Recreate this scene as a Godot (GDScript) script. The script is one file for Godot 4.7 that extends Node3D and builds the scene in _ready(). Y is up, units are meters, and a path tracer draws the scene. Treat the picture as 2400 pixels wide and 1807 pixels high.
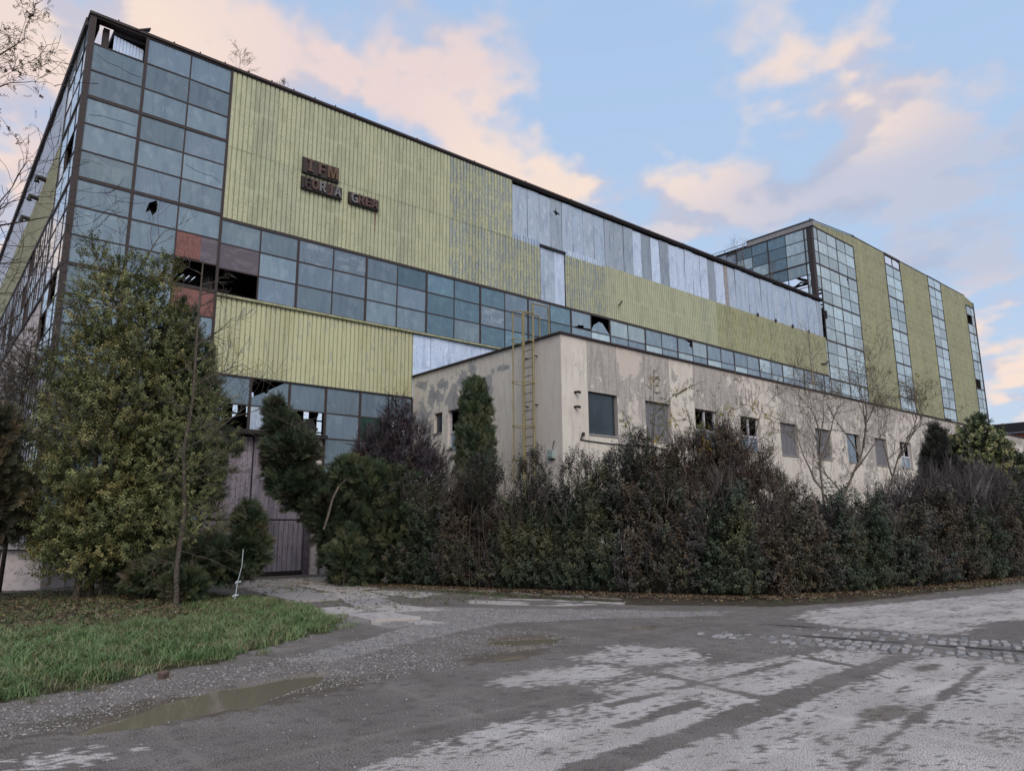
extends Node3D

const LVL := 0.928            # height of one row of panes in the hall
const BAY := 1.405            # width of one pane in the hall

var rng := RandomNumberGenerator.new()
var M := {}                   # materials by name
var cache := {}               # shared meshes
var used := {}                # names already taken at top level
var warp := FastNoiseLite.new()
var fine := FastNoiseLite.new()
var clump := FastNoiseLite.new()
var cloud_a := FastNoiseLite.new()
var cloud_b := FastNoiseLite.new()
var crackle := FastNoiseLite.new()

func _ready() -> void:
	rng.seed = 71
	for n in [[warp, 11, 0.6, 3], [fine, 12, 2.6, 4], [clump, 13, 0.8, 2], [cloud_a, 14, 3.3, 6], [cloud_b, 15, 1.1, 3]]:
		n[0].seed = n[1]
		n[0].frequency = n[2]
		n[0].noise_type = FastNoiseLite.TYPE_SIMPLEX_SMOOTH
		n[0].fractal_octaves = n[3]
	crackle.seed = 5
	crackle.noise_type = FastNoiseLite.TYPE_CELLULAR
	crackle.frequency = 1.1
	crackle.cellular_return_type = FastNoiseLite.RETURN_DISTANCE2_SUB
	set_camera()
	set_sky()
	make_materials()
	build_ground()
	build_hall()
	build_tall_hall()
	build_annex()
	build_surroundings()
	build_track()
	build_driveway()
	build_ladder()
	build_signs()
	build_plants()
	build_ground_cover()

# ------------------------------------------------------------------ camera, sky, sun
func set_camera() -> void:
	var c := Camera3D.new()
	c.name = "camera"
	c.transform = Transform3D(Basis(Vector3(0.7668, -0.0067, 0.6419), Vector3(-0.1183, 0.9813, 0.1516), Vector3(-0.6309, -0.1922, 0.7517)).orthonormalized(), Vector3(-2.813, 1.6, 24.329))
	c.fov = 56.37
	c.near = 0.05
	c.far = 2000.0
	c.current = true
	add_child(c)

func set_sky() -> void:
	var env := Environment.new()
	env.background_mode = Environment.BG_SKY
	env.tonemap_mode = Environment.TONE_MAPPER_LINEAR
	env.tonemap_exposure = 1.06
	env.sdfgi_enabled = true
	env.ssao_enabled = true
	env.ssil_enabled = true
	var sky := Sky.new()
	var pm := PanoramaSkyMaterial.new()
	pm.panorama = ImageTexture.create_from_image(sky_image())
	sky.sky_material = pm
	env.sky = sky
	env.ambient_light_source = Environment.AMBIENT_SOURCE_SKY
	var we := WorldEnvironment.new()
	we.name = "world_environment"
	we.environment = env
	add_child(we)
	var sun := DirectionalLight3D.new()
	sun.name = "evening_light"
	sun.light_energy = 0.6
	sun.light_color = Color(1.0, 0.95, 0.9)
	sun.light_angular_distance = 40.0
	sun.shadow_enabled = true
	add_child(sun)
	sun.look_at_from_position(Vector3(-4, 7, 9), Vector3.ZERO)

# azimuth, elevation, width, height, how much cloud, how warm its light
const CLOUDS := [[0.062,0.437,0.119,0.227,0.70,1.00], [0.073,0.563,0.135,0.059,0.60,0.65], [0.261,0.613,0.119,0.059,0.65,0.95], [0.345,0.581,0.135,0.049,0.55,0.95], [0.568,0.625,0.162,0.081,0.60,0.8], [0.628,0.547,0.092,0.059,0.55,0.95], [0.446,0.504,0.119,0.038,-0.60,0.00], [0.908,0.592,0.124,0.124,-1.00,0.00], [0.771,0.554,0.032,0.027,0.50,0.80], [0.699,0.473,0.049,0.027,0.40,0.80], [0.826,0.463,0.081,0.059,0.75,1.00], [0.979,0.444,0.065,0.043,0.55,0.90], [0.910,0.518,0.043,0.014,0.45,0.80], [1.173,0.528,0.081,0.049,0.70,0.95], [1.212,0.584,0.049,0.032,0.50,0.70], [1.214,0.480,0.059,0.032,0.50,0.90], [1.273,0.517,0.076,0.049,0.22,0.30], [1.172,0.424,0.189,0.038,0.55,0.02], [1.314,0.377,0.097,0.054,0.60,0.02], [1.039,0.399,0.135,0.027,0.50,0.30], [1.257,0.315,0.108,0.032,0.40,0.05], [1.307,0.251,0.086,0.022,0.60,0.85], [1.298,0.173,0.065,0.012,0.55,0.90], [1.314,0.572,0.076,0.038,-0.40,0.00], [0.876,0.465,0.027,0.032,-0.30,0.00]]

func sky_color(az: float, el: float) -> Color:
	var up := sin(el)
	var ca := cos(el)
	var d := Vector3(sin(az) * ca, up, -cos(az) * ca)
	var k := 1.0 / (up + 0.22)
	var px := d.x * k
	var pz := d.z * k
	var cover := 0.02
	var warm := 0.0
	var near := 0.0
	var wsum := 0.15
	for b in CLOUDS:
		var dx: float = absf(az - b[0])
		if dx > b[2] * 2.6:
			continue
		var dy: float = (el - b[1]) / b[3]
		if absf(dy) > 2.6:
			continue
		dx /= b[2]
		var w := exp(-(dx * dx + dy * dy) * 0.75)
		cover += b[4] * w
		near += w
		if b[4] > 0.0:
			warm += b[5] * w
			wsum += w
	var n1 := cloud_a.get_noise_2d(px, pz)
	var n2 := cloud_b.get_noise_2d(px + 7.0, pz - 3.0)
	# clouds of their own kind where the picture does not look
	cover += (1.0 - minf(near, 1.0)) * (n2 * 0.7 + 0.05)
	var wn := warm / wsum * minf(near, 1.0) + (1.0 - minf(near, 1.0)) * clampf(0.45 + n2 * 1.4, 0.0, 1.0)
	var n4 := cloud_a.get_noise_2d(px * 2.7 + 11.0, pz * 2.7)
	var n3 := cloud_a.get_noise_2d(px + 0.07, pz + 0.10)
	var dens := smoothstep(-0.16, 0.90, cover * 0.98 + n1 * 1.15 + n4 * 0.62 + n2 * 0.2)
	var lit := clampf(0.52 + (n1 - n3) * 1.7 + n1 * 0.5 + n4 * 0.55, 0.0, 1.0)
	var t := clampf(el / 0.75, 0.0, 1.0)
	var blue := Color(0.565, 0.69, 0.835).lerp(Color(0.37, 0.525, 0.775), sqrt(t))
	blue = blue.lerp(Color(0.60, 0.68, 0.78), clampf(1.0 - el / 0.25, 0.0, 1.0) * 0.7)
	var grey := Color(0.415, 0.475, 0.625)
	var lav := Color(0.585, 0.555, 0.635)
	var pink := Color(0.82, 0.655, 0.62)
	var cream := Color(0.92, 0.735, 0.625)
	var cool := grey.lerp(Color(0.50, 0.545, 0.68), lit)
	var hot := lav.lerp(pink.lerp(cream, clampf(n2 * 2.0 + 0.5, 0.0, 1.0)), smoothstep(0.0, 0.8, lit))
	return blue.lerp(cool.lerp(hot, clampf(wn * 1.25, 0.0, 1.0)), dens * 0.93)

func put_sky(im: Image, c0: int, c1: int, r0: int, r1: int) -> void:
	var w := im.get_width()
	var h := im.get_height()
	for r in range(r0, r1):
		var el := PI * 0.5 - (r + 0.5) / h * PI
		for c in range(c0, c1):
			im.set_pixel(c, r, sky_color(wrapf((c + 0.5) / w * TAU, -PI, PI), el).linear_to_srgb())

func sky_image() -> Image:
	var small := Image.create(768, 384, false, Image.FORMAT_RGBA8)
	small.fill(Color(0.36, 0.35, 0.35))
	put_sky(small, 0, 768, 0, 194)
	small.resize(3072, 1536, Image.INTERPOLATE_CUBIC)
	# the part that is looked at, at full fineness
	put_sky(small, 0, 712, 470, 768)
	return small

# ------------------------------------------------------------------ materials
func lin(r: float, g: float, b: float) -> Color:
	return Color(r, g, b).linear_to_srgb()

# a layer: seed, cells across, octaves, stretch x, stretch y, from, to, colour, strength
func tex(size: int, base: Color, layers: Array) -> ImageTexture:
	var n := size * size
	var r := PackedFloat32Array()
	var g := PackedFloat32Array()
	var b := PackedFloat32Array()
	r.resize(n)
	g.resize(n)
	b.resize(n)
	r.fill(base.r)
	g.fill(base.g)
	b.fill(base.b)
	for l in layers:
		var fn := FastNoiseLite.new()
		fn.seed = l[0]
		var w := int(size / l[3])
		var h := int(size / l[4])
		fn.frequency = float(l[1]) / size
		fn.noise_type = FastNoiseLite.TYPE_SIMPLEX_SMOOTH
		fn.fractal_octaves = l[2]
		var im := fn.get_seamless_image(w, h)
		im.convert(Image.FORMAT_L8)
		im.resize(size, size, Image.INTERPOLATE_CUBIC)
		var data := im.get_data()
		var lo: float = l[5]
		var hi: float = l[6]
		var c: Color = l[7]
		var s: float = l[8]
		for i in n:
			var t := smoothstep(lo, hi, data[i] / 255.0) * s
			if t > 0.0:
				r[i] += (c.r - r[i]) * t
				g[i] += (c.g - g[i]) * t
				b[i] += (c.b - b[i]) * t
	var out := PackedByteArray()
	out.resize(n * 3)
	for i in n:
		out[i * 3] = int(clampf(r[i], 0.0, 1.0) * 255.0)
		out[i * 3 + 1] = int(clampf(g[i], 0.0, 1.0) * 255.0)
		out[i * 3 + 2] = int(clampf(b[i], 0.0, 1.0) * 255.0)
	return ImageTexture.create_from_image(Image.create_from_data(size, size, false, Image.FORMAT_RGB8, out))

func mat(called: String, t: Texture2D, tint: Color, rough: float, scale := Vector3.ONE, world := true, spec := 0.5, offset := Vector3.ZERO) -> StandardMaterial3D:
	var m := StandardMaterial3D.new()
	m.resource_name = called
	m.albedo_color = tint
	m.roughness = rough
	m.metallic_specular = spec
	m.cull_mode = BaseMaterial3D.CULL_DISABLED
	if t:
		m.albedo_texture = t
		m.uv1_triplanar = true
		m.uv1_world_triplanar = world
		m.uv1_scale = scale
		m.uv1_offset = offset
	M[called] = m
	return m

func make_materials() -> void:
	var rust := tex(256, Color(0.205, 0.172, 0.172), [[1, 8, 4, 1, 1, 0.5, 0.85, Color(0.29, 0.205, 0.18), 0.8], [2, 30, 3, 1, 3, 0.55, 0.8, Color(0.18, 0.15, 0.16), 0.8]])
	mat("rust", rust, Color.WHITE, 0.7, Vector3(0.9, 0.9, 0.9))
	mat("dark_steel", rust, lin(0.45, 0.55, 0.62), 0.6, Vector3(0.9, 0.9, 0.9))
	mat("black_trim", rust, lin(0.35, 0.38, 0.42), 0.6, Vector3(0.9, 0.9, 0.9))
	# yellow coated sheet: vertical streaks of dirt and lichen specks
	var yl := tex(512, Color(0.735, 0.74, 0.605), [[3, 6, 3, 1, 5, 0.5, 0.95, Color(0.64, 0.645, 0.52), 0.7], [4, 40, 4, 1, 7, 0.6, 0.9, Color(0.56, 0.57, 0.46), 0.6], [5, 60, 3, 1, 2, 0.68, 0.8, Color(0.42, 0.44, 0.37), 0.7], [6, 5, 4, 1, 1, 0.5, 0.9, Color(0.68, 0.70, 0.57), 0.7], [42, 3, 3, 1, 3, 0.55, 0.9, Color(0.60, 0.61, 0.50), 0.5]])
	var clean := tex(512, Color(0.75, 0.75, 0.60), [[3, 6, 3, 1, 6, 0.5, 0.95, Color(0.70, 0.695, 0.52), 0.7], [36, 14, 4, 1, 4, 0.72, 0.78, Color(0.60, 0.61, 0.57), 0.6], [5, 60, 3, 1, 2, 0.74, 0.82, Color(0.52, 0.53, 0.44), 0.6]])
	var old := tex(512, Color(0.69, 0.69, 0.565), [[7, 8, 4, 1, 4, 0.45, 0.9, Color(0.58, 0.59, 0.44), 0.9], [8, 50, 4, 1, 5, 0.5, 0.8, Color(0.44, 0.46, 0.37), 0.75], [9, 40, 3, 1, 2, 0.7, 0.85, Color(0.36, 0.39, 0.33), 0.7]])
	var peel := tex(512, Color(0.715, 0.72, 0.59), [[10, 16, 5, 1, 8, 0.40, 0.64, Color(0.55, 0.60, 0.635), 0.72], [8, 60, 4, 1, 4, 0.5, 0.8, Color(0.46, 0.48, 0.42), 0.75], [12, 34, 3, 1, 8, 0.60, 0.74, Color(0.52, 0.55, 0.57), 0.6]])
	for i in 4:
		var s: float = [1.0, 0.94, 1.05, 0.97][i]
		mat("yellow%d" % i, yl, lin(s * 0.94, s * 0.95 * [1.0, 1.0, 0.99, 1.01][i], s * [1.0, 1.04, 0.97, 1.0][i]), 0.55, Vector3(0.33, 0.33, 0.33), true, 0.4)
		mat("clean%d" % i, clean, lin(s * 0.95, s * 0.95, s * 0.98), 0.5, Vector3(0.33, 0.33, 0.33), true, 0.4)
		mat("old%d" % i, old, lin(s * 0.92, s * 0.91, s * 0.9 * [1.0, 1.03, 0.95, 1.0][i]), 0.6, Vector3(0.4, 0.4, 0.4), true, 0.35)
		mat("peel%d" % i, peel, lin(s, s, s), 0.6, Vector3(0.33, 0.33, 0.33), true, 0.35)
		mat("olive%d" % i, old, lin(s * 0.8, s * 0.76, s * 0.72), 0.65, Vector3(0.4, 0.4, 0.4), true, 0.35)
	var zinc := tex(512, Color(0.75, 0.80, 0.86), [[13, 7, 4, 1, 4, 0.45, 0.9, Color(0.66, 0.71, 0.78), 0.9], [14, 26, 4, 1, 8, 0.6, 0.9, Color(0.60, 0.64, 0.70), 0.55], [15, 9, 5, 1, 2, 0.72, 0.8, Color(0.84, 0.87, 0.91), 0.8], [16, 60, 3, 1, 3, 0.76, 0.84, Color(0.42, 0.42, 0.43), 0.7]])
	var tones := [[0.78, 0.81, 0.84], [0.62, 0.64, 0.65], [1.0, 1.03, 1.10], [0.52, 0.54, 0.55], [1.06, 1.10, 1.18], [0.74, 0.79, 0.85]]
	for i in 6:
		mat("zinc%d" % i, zinc, lin(tones[i][0], tones[i][1], tones[i][2]), 0.5, Vector3(0.31, 0.31, 0.31), true, 0.4)
	mat("side_sheet", zinc, lin(0.85, 0.80, 0.80), 0.5, Vector3(0.31, 0.31, 0.31))
	var gl := tex(512, Color(0.47, 0.538, 0.588), [[17, 5, 4, 1, 4, 0.45, 0.9, Color(0.43, 0.50, 0.56), 0.9], [18, 4, 5, 1, 1.5, 0.62, 0.78, Color(0.58, 0.64, 0.68), 0.35], [19, 30, 3, 1, 9, 0.6, 0.9, Color(0.39, 0.46, 0.52), 0.5], [20, 90, 2, 1, 1, 0.8, 0.88, Color(0.66, 0.70, 0.72), 0.5]])
	var gs := tex(256, Color(0.48, 0.55, 0.61), [[43, 5, 4, 2, 1, 0.5, 0.85, Color(0.62, 0.67, 0.72), 0.8], [44, 30, 3, 6, 1, 0.55, 0.8, Color(0.68, 0.72, 0.75), 0.3], [45, 26, 3, 1, 6, 0.6, 0.85, Color(0.40, 0.47, 0.53), 0.6]])  # bright streaks of reflected sky painted into the pane colour
	for i in 8:
		var s: float = [1.0, 0.88, 1.1, 0.8, 1.0, 1.22, 0.94, 0.74][i]
		mat("glass%d" % i, gl, lin(s * 0.98, s, s * [1.0, 1.05, 1.0, 1.0, 1.06, 1.0, 0.96, 1.02][i]), 0.16 + 0.03 * (i % 3), Vector3(0.35, 0.35, 0.35), false, 0.5, Vector3(0.37 * i, 0.23 * i, 0.11 * i))
		mat("sky_streak%d" % i, gs, lin(s, s, s), 0.14, Vector3(0.4, 0.4, 0.4), false, 0.5, Vector3(0.43 * i, 0.29 * i, 0.1))
		mat("teal%d" % i, gl, lin(s * 0.60, s * 0.76, s * 0.80), 0.2, Vector3(0.35, 0.5, 0.35), false, 0.5, Vector3(0.31 * i, 0.27 * i, 0.1))
		mat("backlit_glass%d" % i, gl, lin(s * 2.0, s * 1.92, s * 1.74), 0.2, Vector3(0.35, 0.35, 0.35), false, 0.5, Vector3(0.41 * i, 0.19 * i, 0.2))  # pale tint stands in for daylight coming through from behind
		mat("side_glass%d" % i, gl, lin(s * 2.5, s * 2.05, s * 1.85), 0.06, Vector3(0.35, 0.35, 0.35), false, 0.6, Vector3(0.41 * i, 0.19 * i, 0.2))  # pinkish white tint paints in the grazing reflection of the sky
	mat("dark_glass", gl, lin(0.16, 0.17, 0.17), 0.12, Vector3(0.35, 0.35, 0.35), false)
	mat("green_glass", gl, lin(0.09, 0.22, 0.14), 0.2, Vector3(0.35, 0.35, 0.35), false)
	var red := tex(256, Color(0.53, 0.355, 0.325), [[21, 6, 4, 1, 2, 0.5, 0.8, Color(0.46, 0.31, 0.29), 0.8], [22, 20, 3, 1, 7, 0.72, 0.80, Color(0.32, 0.23, 0.23), 0.7]])
	mat("red_sheet", red, lin(0.85, 0.82, 0.82), 0.6, Vector3(0.7, 0.7, 0.7))
	var plum := tex(256, Color(0.36, 0.325, 0.365), [[23, 6, 4, 3, 1, 0.5, 0.8, Color(0.44, 0.40, 0.43), 0.8], [24, 24, 4, 4, 1, 0.6, 0.8, Color(0.26, 0.23, 0.26), 0.6]])
	mat("plum_sheet", plum, Color.WHITE, 0.45, Vector3(0.7, 0.7, 0.7))
	var door := tex(256, Color(0.45, 0.42, 0.455), [[25, 5, 4, 1, 4, 0.45, 0.9, Color(0.37, 0.35, 0.385), 0.9], [26, 30, 4, 1, 6, 0.6, 0.85, Color(0.29, 0.27, 0.30), 0.6]])
	mat("door_sheet", door, lin(1.95, 1.95, 1.9), 0.6, Vector3(0.4, 0.4, 0.4))
	# plaster grain: its colour comes from the panels themselves
	var grain := tex(512, Color(0.96, 0.96, 0.96), [[27, 50, 4, 1, 2, 0.5, 0.9, Color(0.84, 0.84, 0.84), 0.7], [28, 120, 3, 1, 1, 0.6, 0.9, Color(0.74, 0.74, 0.74), 0.5]])
	var pl := mat("plaster", grain, Color.WHITE, 0.9, Vector3(0.5, 0.5, 0.5), true, 0.2)
	pl.vertex_color_use_as_albedo = true
	var conc := tex(512, Color(0.62, 0.61, 0.61), [[29, 8, 5, 1, 1, 0.45, 0.8, Color(0.52, 0.51, 0.51), 0.8], [30, 90, 3, 1, 1, 0.6, 0.85, Color(0.42, 0.41, 0.41), 0.7]])
	mat("concrete", conc, Color.WHITE, 0.9, Vector3(0.5, 0.5, 0.5), true, 0.2)
	mat("slab", conc, lin(1.3, 1.24, 1.18), 0.9, Vector3(0.5, 0.5, 0.5), true, 0.2)
	mat("kerb", conc, lin(0.62, 0.58, 0.54), 0.9, Vector3(0.8, 0.8, 0.8), true, 0.2)
	mat("brick_brown", conc, lin(0.42, 0.30, 0.25), 0.9, Vector3(3, 3, 3), true, 0.2)
	mat("white_wall", conc, lin(1.75, 1.6, 1.56), 0.85, Vector3(0.5, 0.5, 0.5), true, 0.2)
	mat("roof_felt", conc, lin(0.25, 0.26, 0.28), 0.9, Vector3(0.5, 0.5, 0.5), true, 0.2)
	mat("sett", conc, lin(0.98, 0.96, 0.95), 0.75, Vector3(1.6, 1.6, 1.6), true, 0.35)
	mat("sett_dark", conc, lin(0.62, 0.62, 0.62), 0.75, Vector3(1.6, 1.6, 1.6), true, 0.35)
	mat("far_brick", red, lin(0.8, 0.55, 0.5), 0.8, Vector3(0.3, 0.3, 0.3))
	mat("far_roof", rust, lin(0.7, 0.9, 1.15), 0.6, Vector3(0.2, 0.2, 0.2))
	mat("ladder_paint", old, lin(0.72, 0.60, 0.46), 0.6, Vector3(1.5, 1.5, 1.5))
	mat("box_paint", conc, lin(1.0, 1.25, 1.2), 0.5, Vector3(1, 1, 1))
	mat("white_frame", conc, lin(1.6, 1.65, 1.7), 0.6, Vector3(1, 1, 1))
	mat("hardboard", door, lin(1.0, 1.12, 1.0), 0.7, Vector3(0.9, 0.9, 0.9))
	mat("sign_plate", rust, lin(1.25, 1.3, 1.25), 0.8, Vector3(2, 2, 2))
	mat("sign_letter", rust, lin(2.7, 2.4, 2.1), 0.8, Vector3(2, 2, 2))
	mat("sign_pale", conc, lin(0.5, 0.5, 0.52), 0.7, Vector3(2, 2, 2))
	mat("sign_ochre", rust, lin(3.4, 2.9, 1.9), 0.8, Vector3(2, 2, 2))
	var dirt := tex(1024, Color(0.90, 0.89, 0.88), [[31, 90, 4, 1, 1, 0.5, 0.85, Color(0.68, 0.67, 0.67), 0.8], [32, 150, 2, 1, 1, 0.62, 0.76, Color(1.0, 1.0, 1.0), 1.0], [33, 160, 2, 1, 1, 0.64, 0.76, Color(0.38, 0.37, 0.37), 0.85]])
	var gd := mat("ground", dirt, Color.WHITE, 0.92, Vector3(0.45, 0.45, 0.45), true, 0.25)
	gd.vertex_color_use_as_albedo = true
	gd.heightmap_enabled = true
	gd.heightmap_texture = dirt
	gd.heightmap_scale = 1.4
	var w := mat("muddy_water", null, lin(0.19, 0.165, 0.118), 0.04, Vector3.ONE, true, 0.5)
	w.cull_mode = BaseMaterial3D.CULL_BACK
	var bark := tex(256, Color(0.36, 0.33, 0.30), [[34, 20, 4, 1, 4, 0.4, 0.8, Color(0.22, 0.20, 0.19), 0.9], [35, 10, 3, 1, 1, 0.6, 0.8, Color(0.45, 0.43, 0.38), 0.7]])
	mat("bark", bark, Color.WHITE, 0.9, Vector3(1.5, 1.5, 1.5), true, 0.2)
	mat("grey_bark", bark, lin(1.5, 1.45, 1.45), 0.9, Vector3(1.5, 1.5, 1.5), true, 0.2)
	mat("pale_bark", bark, lin(3.0, 3.0, 2.9), 0.9, Vector3(1.5, 1.5, 1.5), true, 0.2)
	mat("dark_bark", bark, lin(0.6, 0.55, 0.55), 0.9, Vector3(1.5, 1.5, 1.5), true, 0.2)
	mat("rope", null, Color(0.72, 0.76, 0.78), 0.8)
	var leaf := mat("leaf", null, Color.WHITE, 0.5, Vector3.ONE, true, 0.38)
	leaf.vertex_color_use_as_albedo = true
	leaf.backlight_enabled = true
	leaf.backlight = Color(0.35, 0.35, 0.3)
	var stone := mat("stone", null, Color.WHITE, 0.85, Vector3.ONE, true, 0.3)
	stone.vertex_color_use_as_albedo = true

# ------------------------------------------------------------------ making things
func numbered(called: String) -> String:
	var k: int = used.get(called, 0)
	used[called] = k + 1
	return called if k == 0 else "%s_%03d" % [called, k]

func tag(o: Node, label: String, category: String, group := "", kind := "") -> void:
	if label:
		o.set_meta("label", label)
	if category:
		o.set_meta("category", category)
	if group:
		o.set_meta("group", group)
	if kind:
		o.set_meta("kind", kind)

func thing(called: String, label: String, category: String, group := "", kind := "", at := Vector3.ZERO) -> Node3D:
	var o := Node3D.new()
	o.name = numbered(called)
	o.position = at
	add_child(o)
	tag(o, label, category, group, kind)
	return o

func part(called: String, mesh: Mesh, m: Material, parent: Node3D, t := Transform3D()) -> MeshInstance3D:
	var o := MeshInstance3D.new()
	o.name = called
	o.mesh = mesh
	o.material_override = m
	o.transform = t
	parent.add_child(o, true)
	return o

func box(size: Vector3) -> Mesh:
	var key := "b%.3f,%.3f,%.3f" % [size.x, size.y, size.z]
	if not cache.has(key):
		var b := BoxMesh.new()
		b.size = size
		cache[key] = b
	return cache[key]

# a bar on a wall: u along it, v up, w out of it
func bar(parent: Node3D, f: Transform3D, called: String, u0: float, u1: float, v0: float, v1: float, w0: float, w1: float, m: Material) -> MeshInstance3D:
	return part(called, box(Vector3(u1 - u0, v1 - v0, w1 - w0)), m, parent, f * Transform3D(Basis(), Vector3((u0 + u1) / 2, (v0 + v1) / 2, (w0 + w1) / 2)))

func tri(st: SurfaceTool, a: Vector3, b: Vector3, c: Vector3) -> void:
	st.add_vertex(a)
	st.add_vertex(b)
	st.add_vertex(c)

func quad(st: SurfaceTool, a: Vector3, b: Vector3, c: Vector3, d: Vector3) -> void:
	tri(st, a, b, c)
	tri(st, a, c, d)

func begin() -> SurfaceTool:
	var st := SurfaceTool.new()
	st.begin(Mesh.PRIMITIVE_TRIANGLES)
	return st

func done(st: SurfaceTool) -> ArrayMesh:
	st.generate_normals()
	return st.commit()

# a flat plate of any outline in the xy plane with thickness
func plate(pts: PackedVector2Array, th: float) -> ArrayMesh:
	if Geometry2D.is_polygon_clockwise(pts):
		pts.reverse()
	var st := begin()
	st.set_smooth_group(-1)
	var ix := Geometry2D.triangulate_polygon(pts)
	for i in range(0, ix.size(), 3):
		var a := pts[ix[i]]
		var b := pts[ix[i + 1]]
		var c := pts[ix[i + 2]]
		tri(st, Vector3(a.x, a.y, th / 2), Vector3(c.x, c.y, th / 2), Vector3(b.x, b.y, th / 2))
		tri(st, Vector3(a.x, a.y, -th / 2), Vector3(b.x, b.y, -th / 2), Vector3(c.x, c.y, -th / 2))
	for i in pts.size():
		var a := pts[i]
		var b := pts[(i + 1) % pts.size()]
		quad(st, Vector3(a.x, a.y, th / 2), Vector3(b.x, b.y, th / 2), Vector3(b.x, b.y, -th / 2), Vector3(a.x, a.y, -th / 2))
	return done(st)

func rect(u0: float, u1: float, v0: float, v1: float) -> PackedVector2Array:
	return PackedVector2Array([Vector2(u0, v0), Vector2(u1, v0), Vector2(u1, v1), Vector2(u0, v1)])

func poly(flat: Array) -> PackedVector2Array:
	var p := PackedVector2Array()
	for i in range(0, flat.size(), 2):
		p.append(Vector2(flat[i], flat[i + 1]))
	return p

# a plate with a hole broken out of it; what is left may be several shards, joined in one mesh
func broken(parent: Node3D, f: Transform3D, called: String, r: PackedVector2Array, hole: PackedVector2Array, th: float, w: float, m: Material) -> void:
	var c := Vector2.ZERO
	for q in hole:
		c += q / hole.size()
	var st := begin()
	for side in 2:
		var half := rect(r[0].x, c.x, r[0].y, r[2].y) if side == 0 else rect(c.x, r[2].x, r[0].y, r[2].y)
		for p in Geometry2D.clip_polygons(half, hole):
			if p.size() > 2 and not Geometry2D.triangulate_polygon(p).is_empty():
				st.append_from(plate(p, th), 0, Transform3D())
	part(called, st.commit(), m, parent, f * Transform3D(Basis(), Vector3(0, 0, w)))

func pane(parent: Node3D, f: Transform3D, u0: float, u1: float, v0: float, v1: float, w: float, m: Material, called := "window_pane") -> MeshInstance3D:
	var b := Basis.from_euler(Vector3(rng.randf_range(-0.012, 0.012), rng.randf_range(-0.012, 0.012), 0.0))
	return part(called, box(Vector3(u1 - u0, v1 - v0, 0.008)), m, parent, f * Transform3D(b, Vector3((u0 + u1) / 2, (v0 + v1) / 2, w)))

# trapezoid sheet: broad crowns, narrow deep grooves
func corrugated(w: float, h0: float, h1: float, pitch: float, depth: float) -> ArrayMesh:
	var key := "c%.3f,%.3f,%.3f,%.3f,%.3f" % [w, h0, h1, pitch, depth]
	if cache.has(key):
		return cache[key]
	var xs := PackedVector2Array()
	var n := int(round(w / pitch))
	var p := w / n
	for i in n:
		var x := i * p
		xs.append(Vector2(x, 0))
		xs.append(Vector2(x + p * 0.74, 0))
		xs.append(Vector2(x + p * 0.78, -depth))
		xs.append(Vector2(x + p * 0.95, -depth))
	xs.append(Vector2(w, 0))
	var st := begin()
	st.set_smooth_group(-1)
	for i in xs.size() - 1:
		var a := xs[i]
		var b := xs[i + 1]
		var ha := lerpf(h0, h1, a.x / w)
		var hb := lerpf(h0, h1, b.x / w)
		quad(st, Vector3(a.x, 0, a.y), Vector3(a.x, ha, a.y), Vector3(b.x, hb, b.y), Vector3(b.x, 0, b.y))
	cache[key] = done(st)
	return cache[key]

func clad(parent: Node3D, f: Transform3D, u0: float, u1: float, v0: float, v1: float, mats: Array, pitch := 0.17, ribs := 5, v1_end := -1.0, tilt := 0.004) -> void:
	var n := int(round((u1 - u0) / (pitch * ribs)))
	n = maxi(n, 1)
	var w := (u1 - u0) / n
	for i in n:
		var ha := v1 - v0
		var hb := ha
		if v1_end > 0.0:
			ha = lerpf(v1, v1_end, float(i) / n) - v0
			hb = lerpf(v1, v1_end, float(i + 1) / n) - v0
		var b := Basis.from_euler(Vector3(rng.randf_range(-tilt, tilt) * 0.3, rng.randf_range(-tilt, tilt), 0.0))
		part("cladding_sheet", corrugated(w + 0.012, ha, hb, pitch, 0.055), M[mats[rng.randi() % mats.size()]], parent, f * Transform3D(b, Vector3(u0 + i * w, v0, rng.randf_range(0.0, 0.006))))

# swept tube
func tube(st: SurfaceTool, pts: PackedVector3Array, r: PackedFloat32Array, sides: int) -> void:
	var rings := []
	for i in pts.size():
		var d := (pts[mini(i + 1, pts.size() - 1)] - pts[maxi(i - 1, 0)]).normalized()
		var a := d.cross(Vector3(0.31, 0.2, 0.93)).normalized()
		if a.length_squared() < 0.5:
			a = Vector3.RIGHT
		var b := d.cross(a)
		var ring := PackedVector3Array()
		for k in sides:
			var t := TAU * k / sides
			ring.append(pts[i] + (a * cos(t) + b * sin(t)) * r[i])
		rings.append(ring)
	for i in pts.size() - 1:
		for k in sides:
			var l := (k + 1) % sides
			quad(st, rings[i][k], rings[i + 1][k], rings[i + 1][l], rings[i][l])

func rod(pts: Array, r: float, sides := 8) -> ArrayMesh:
	var st := begin()
	st.set_smooth_group(-1 if sides < 6 else 0)
	var p := PackedVector3Array(pts)
	var rr := PackedFloat32Array()
	rr.resize(p.size())
	rr.fill(r)
	tube(st, p, rr, sides)
	return done(st)

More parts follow.
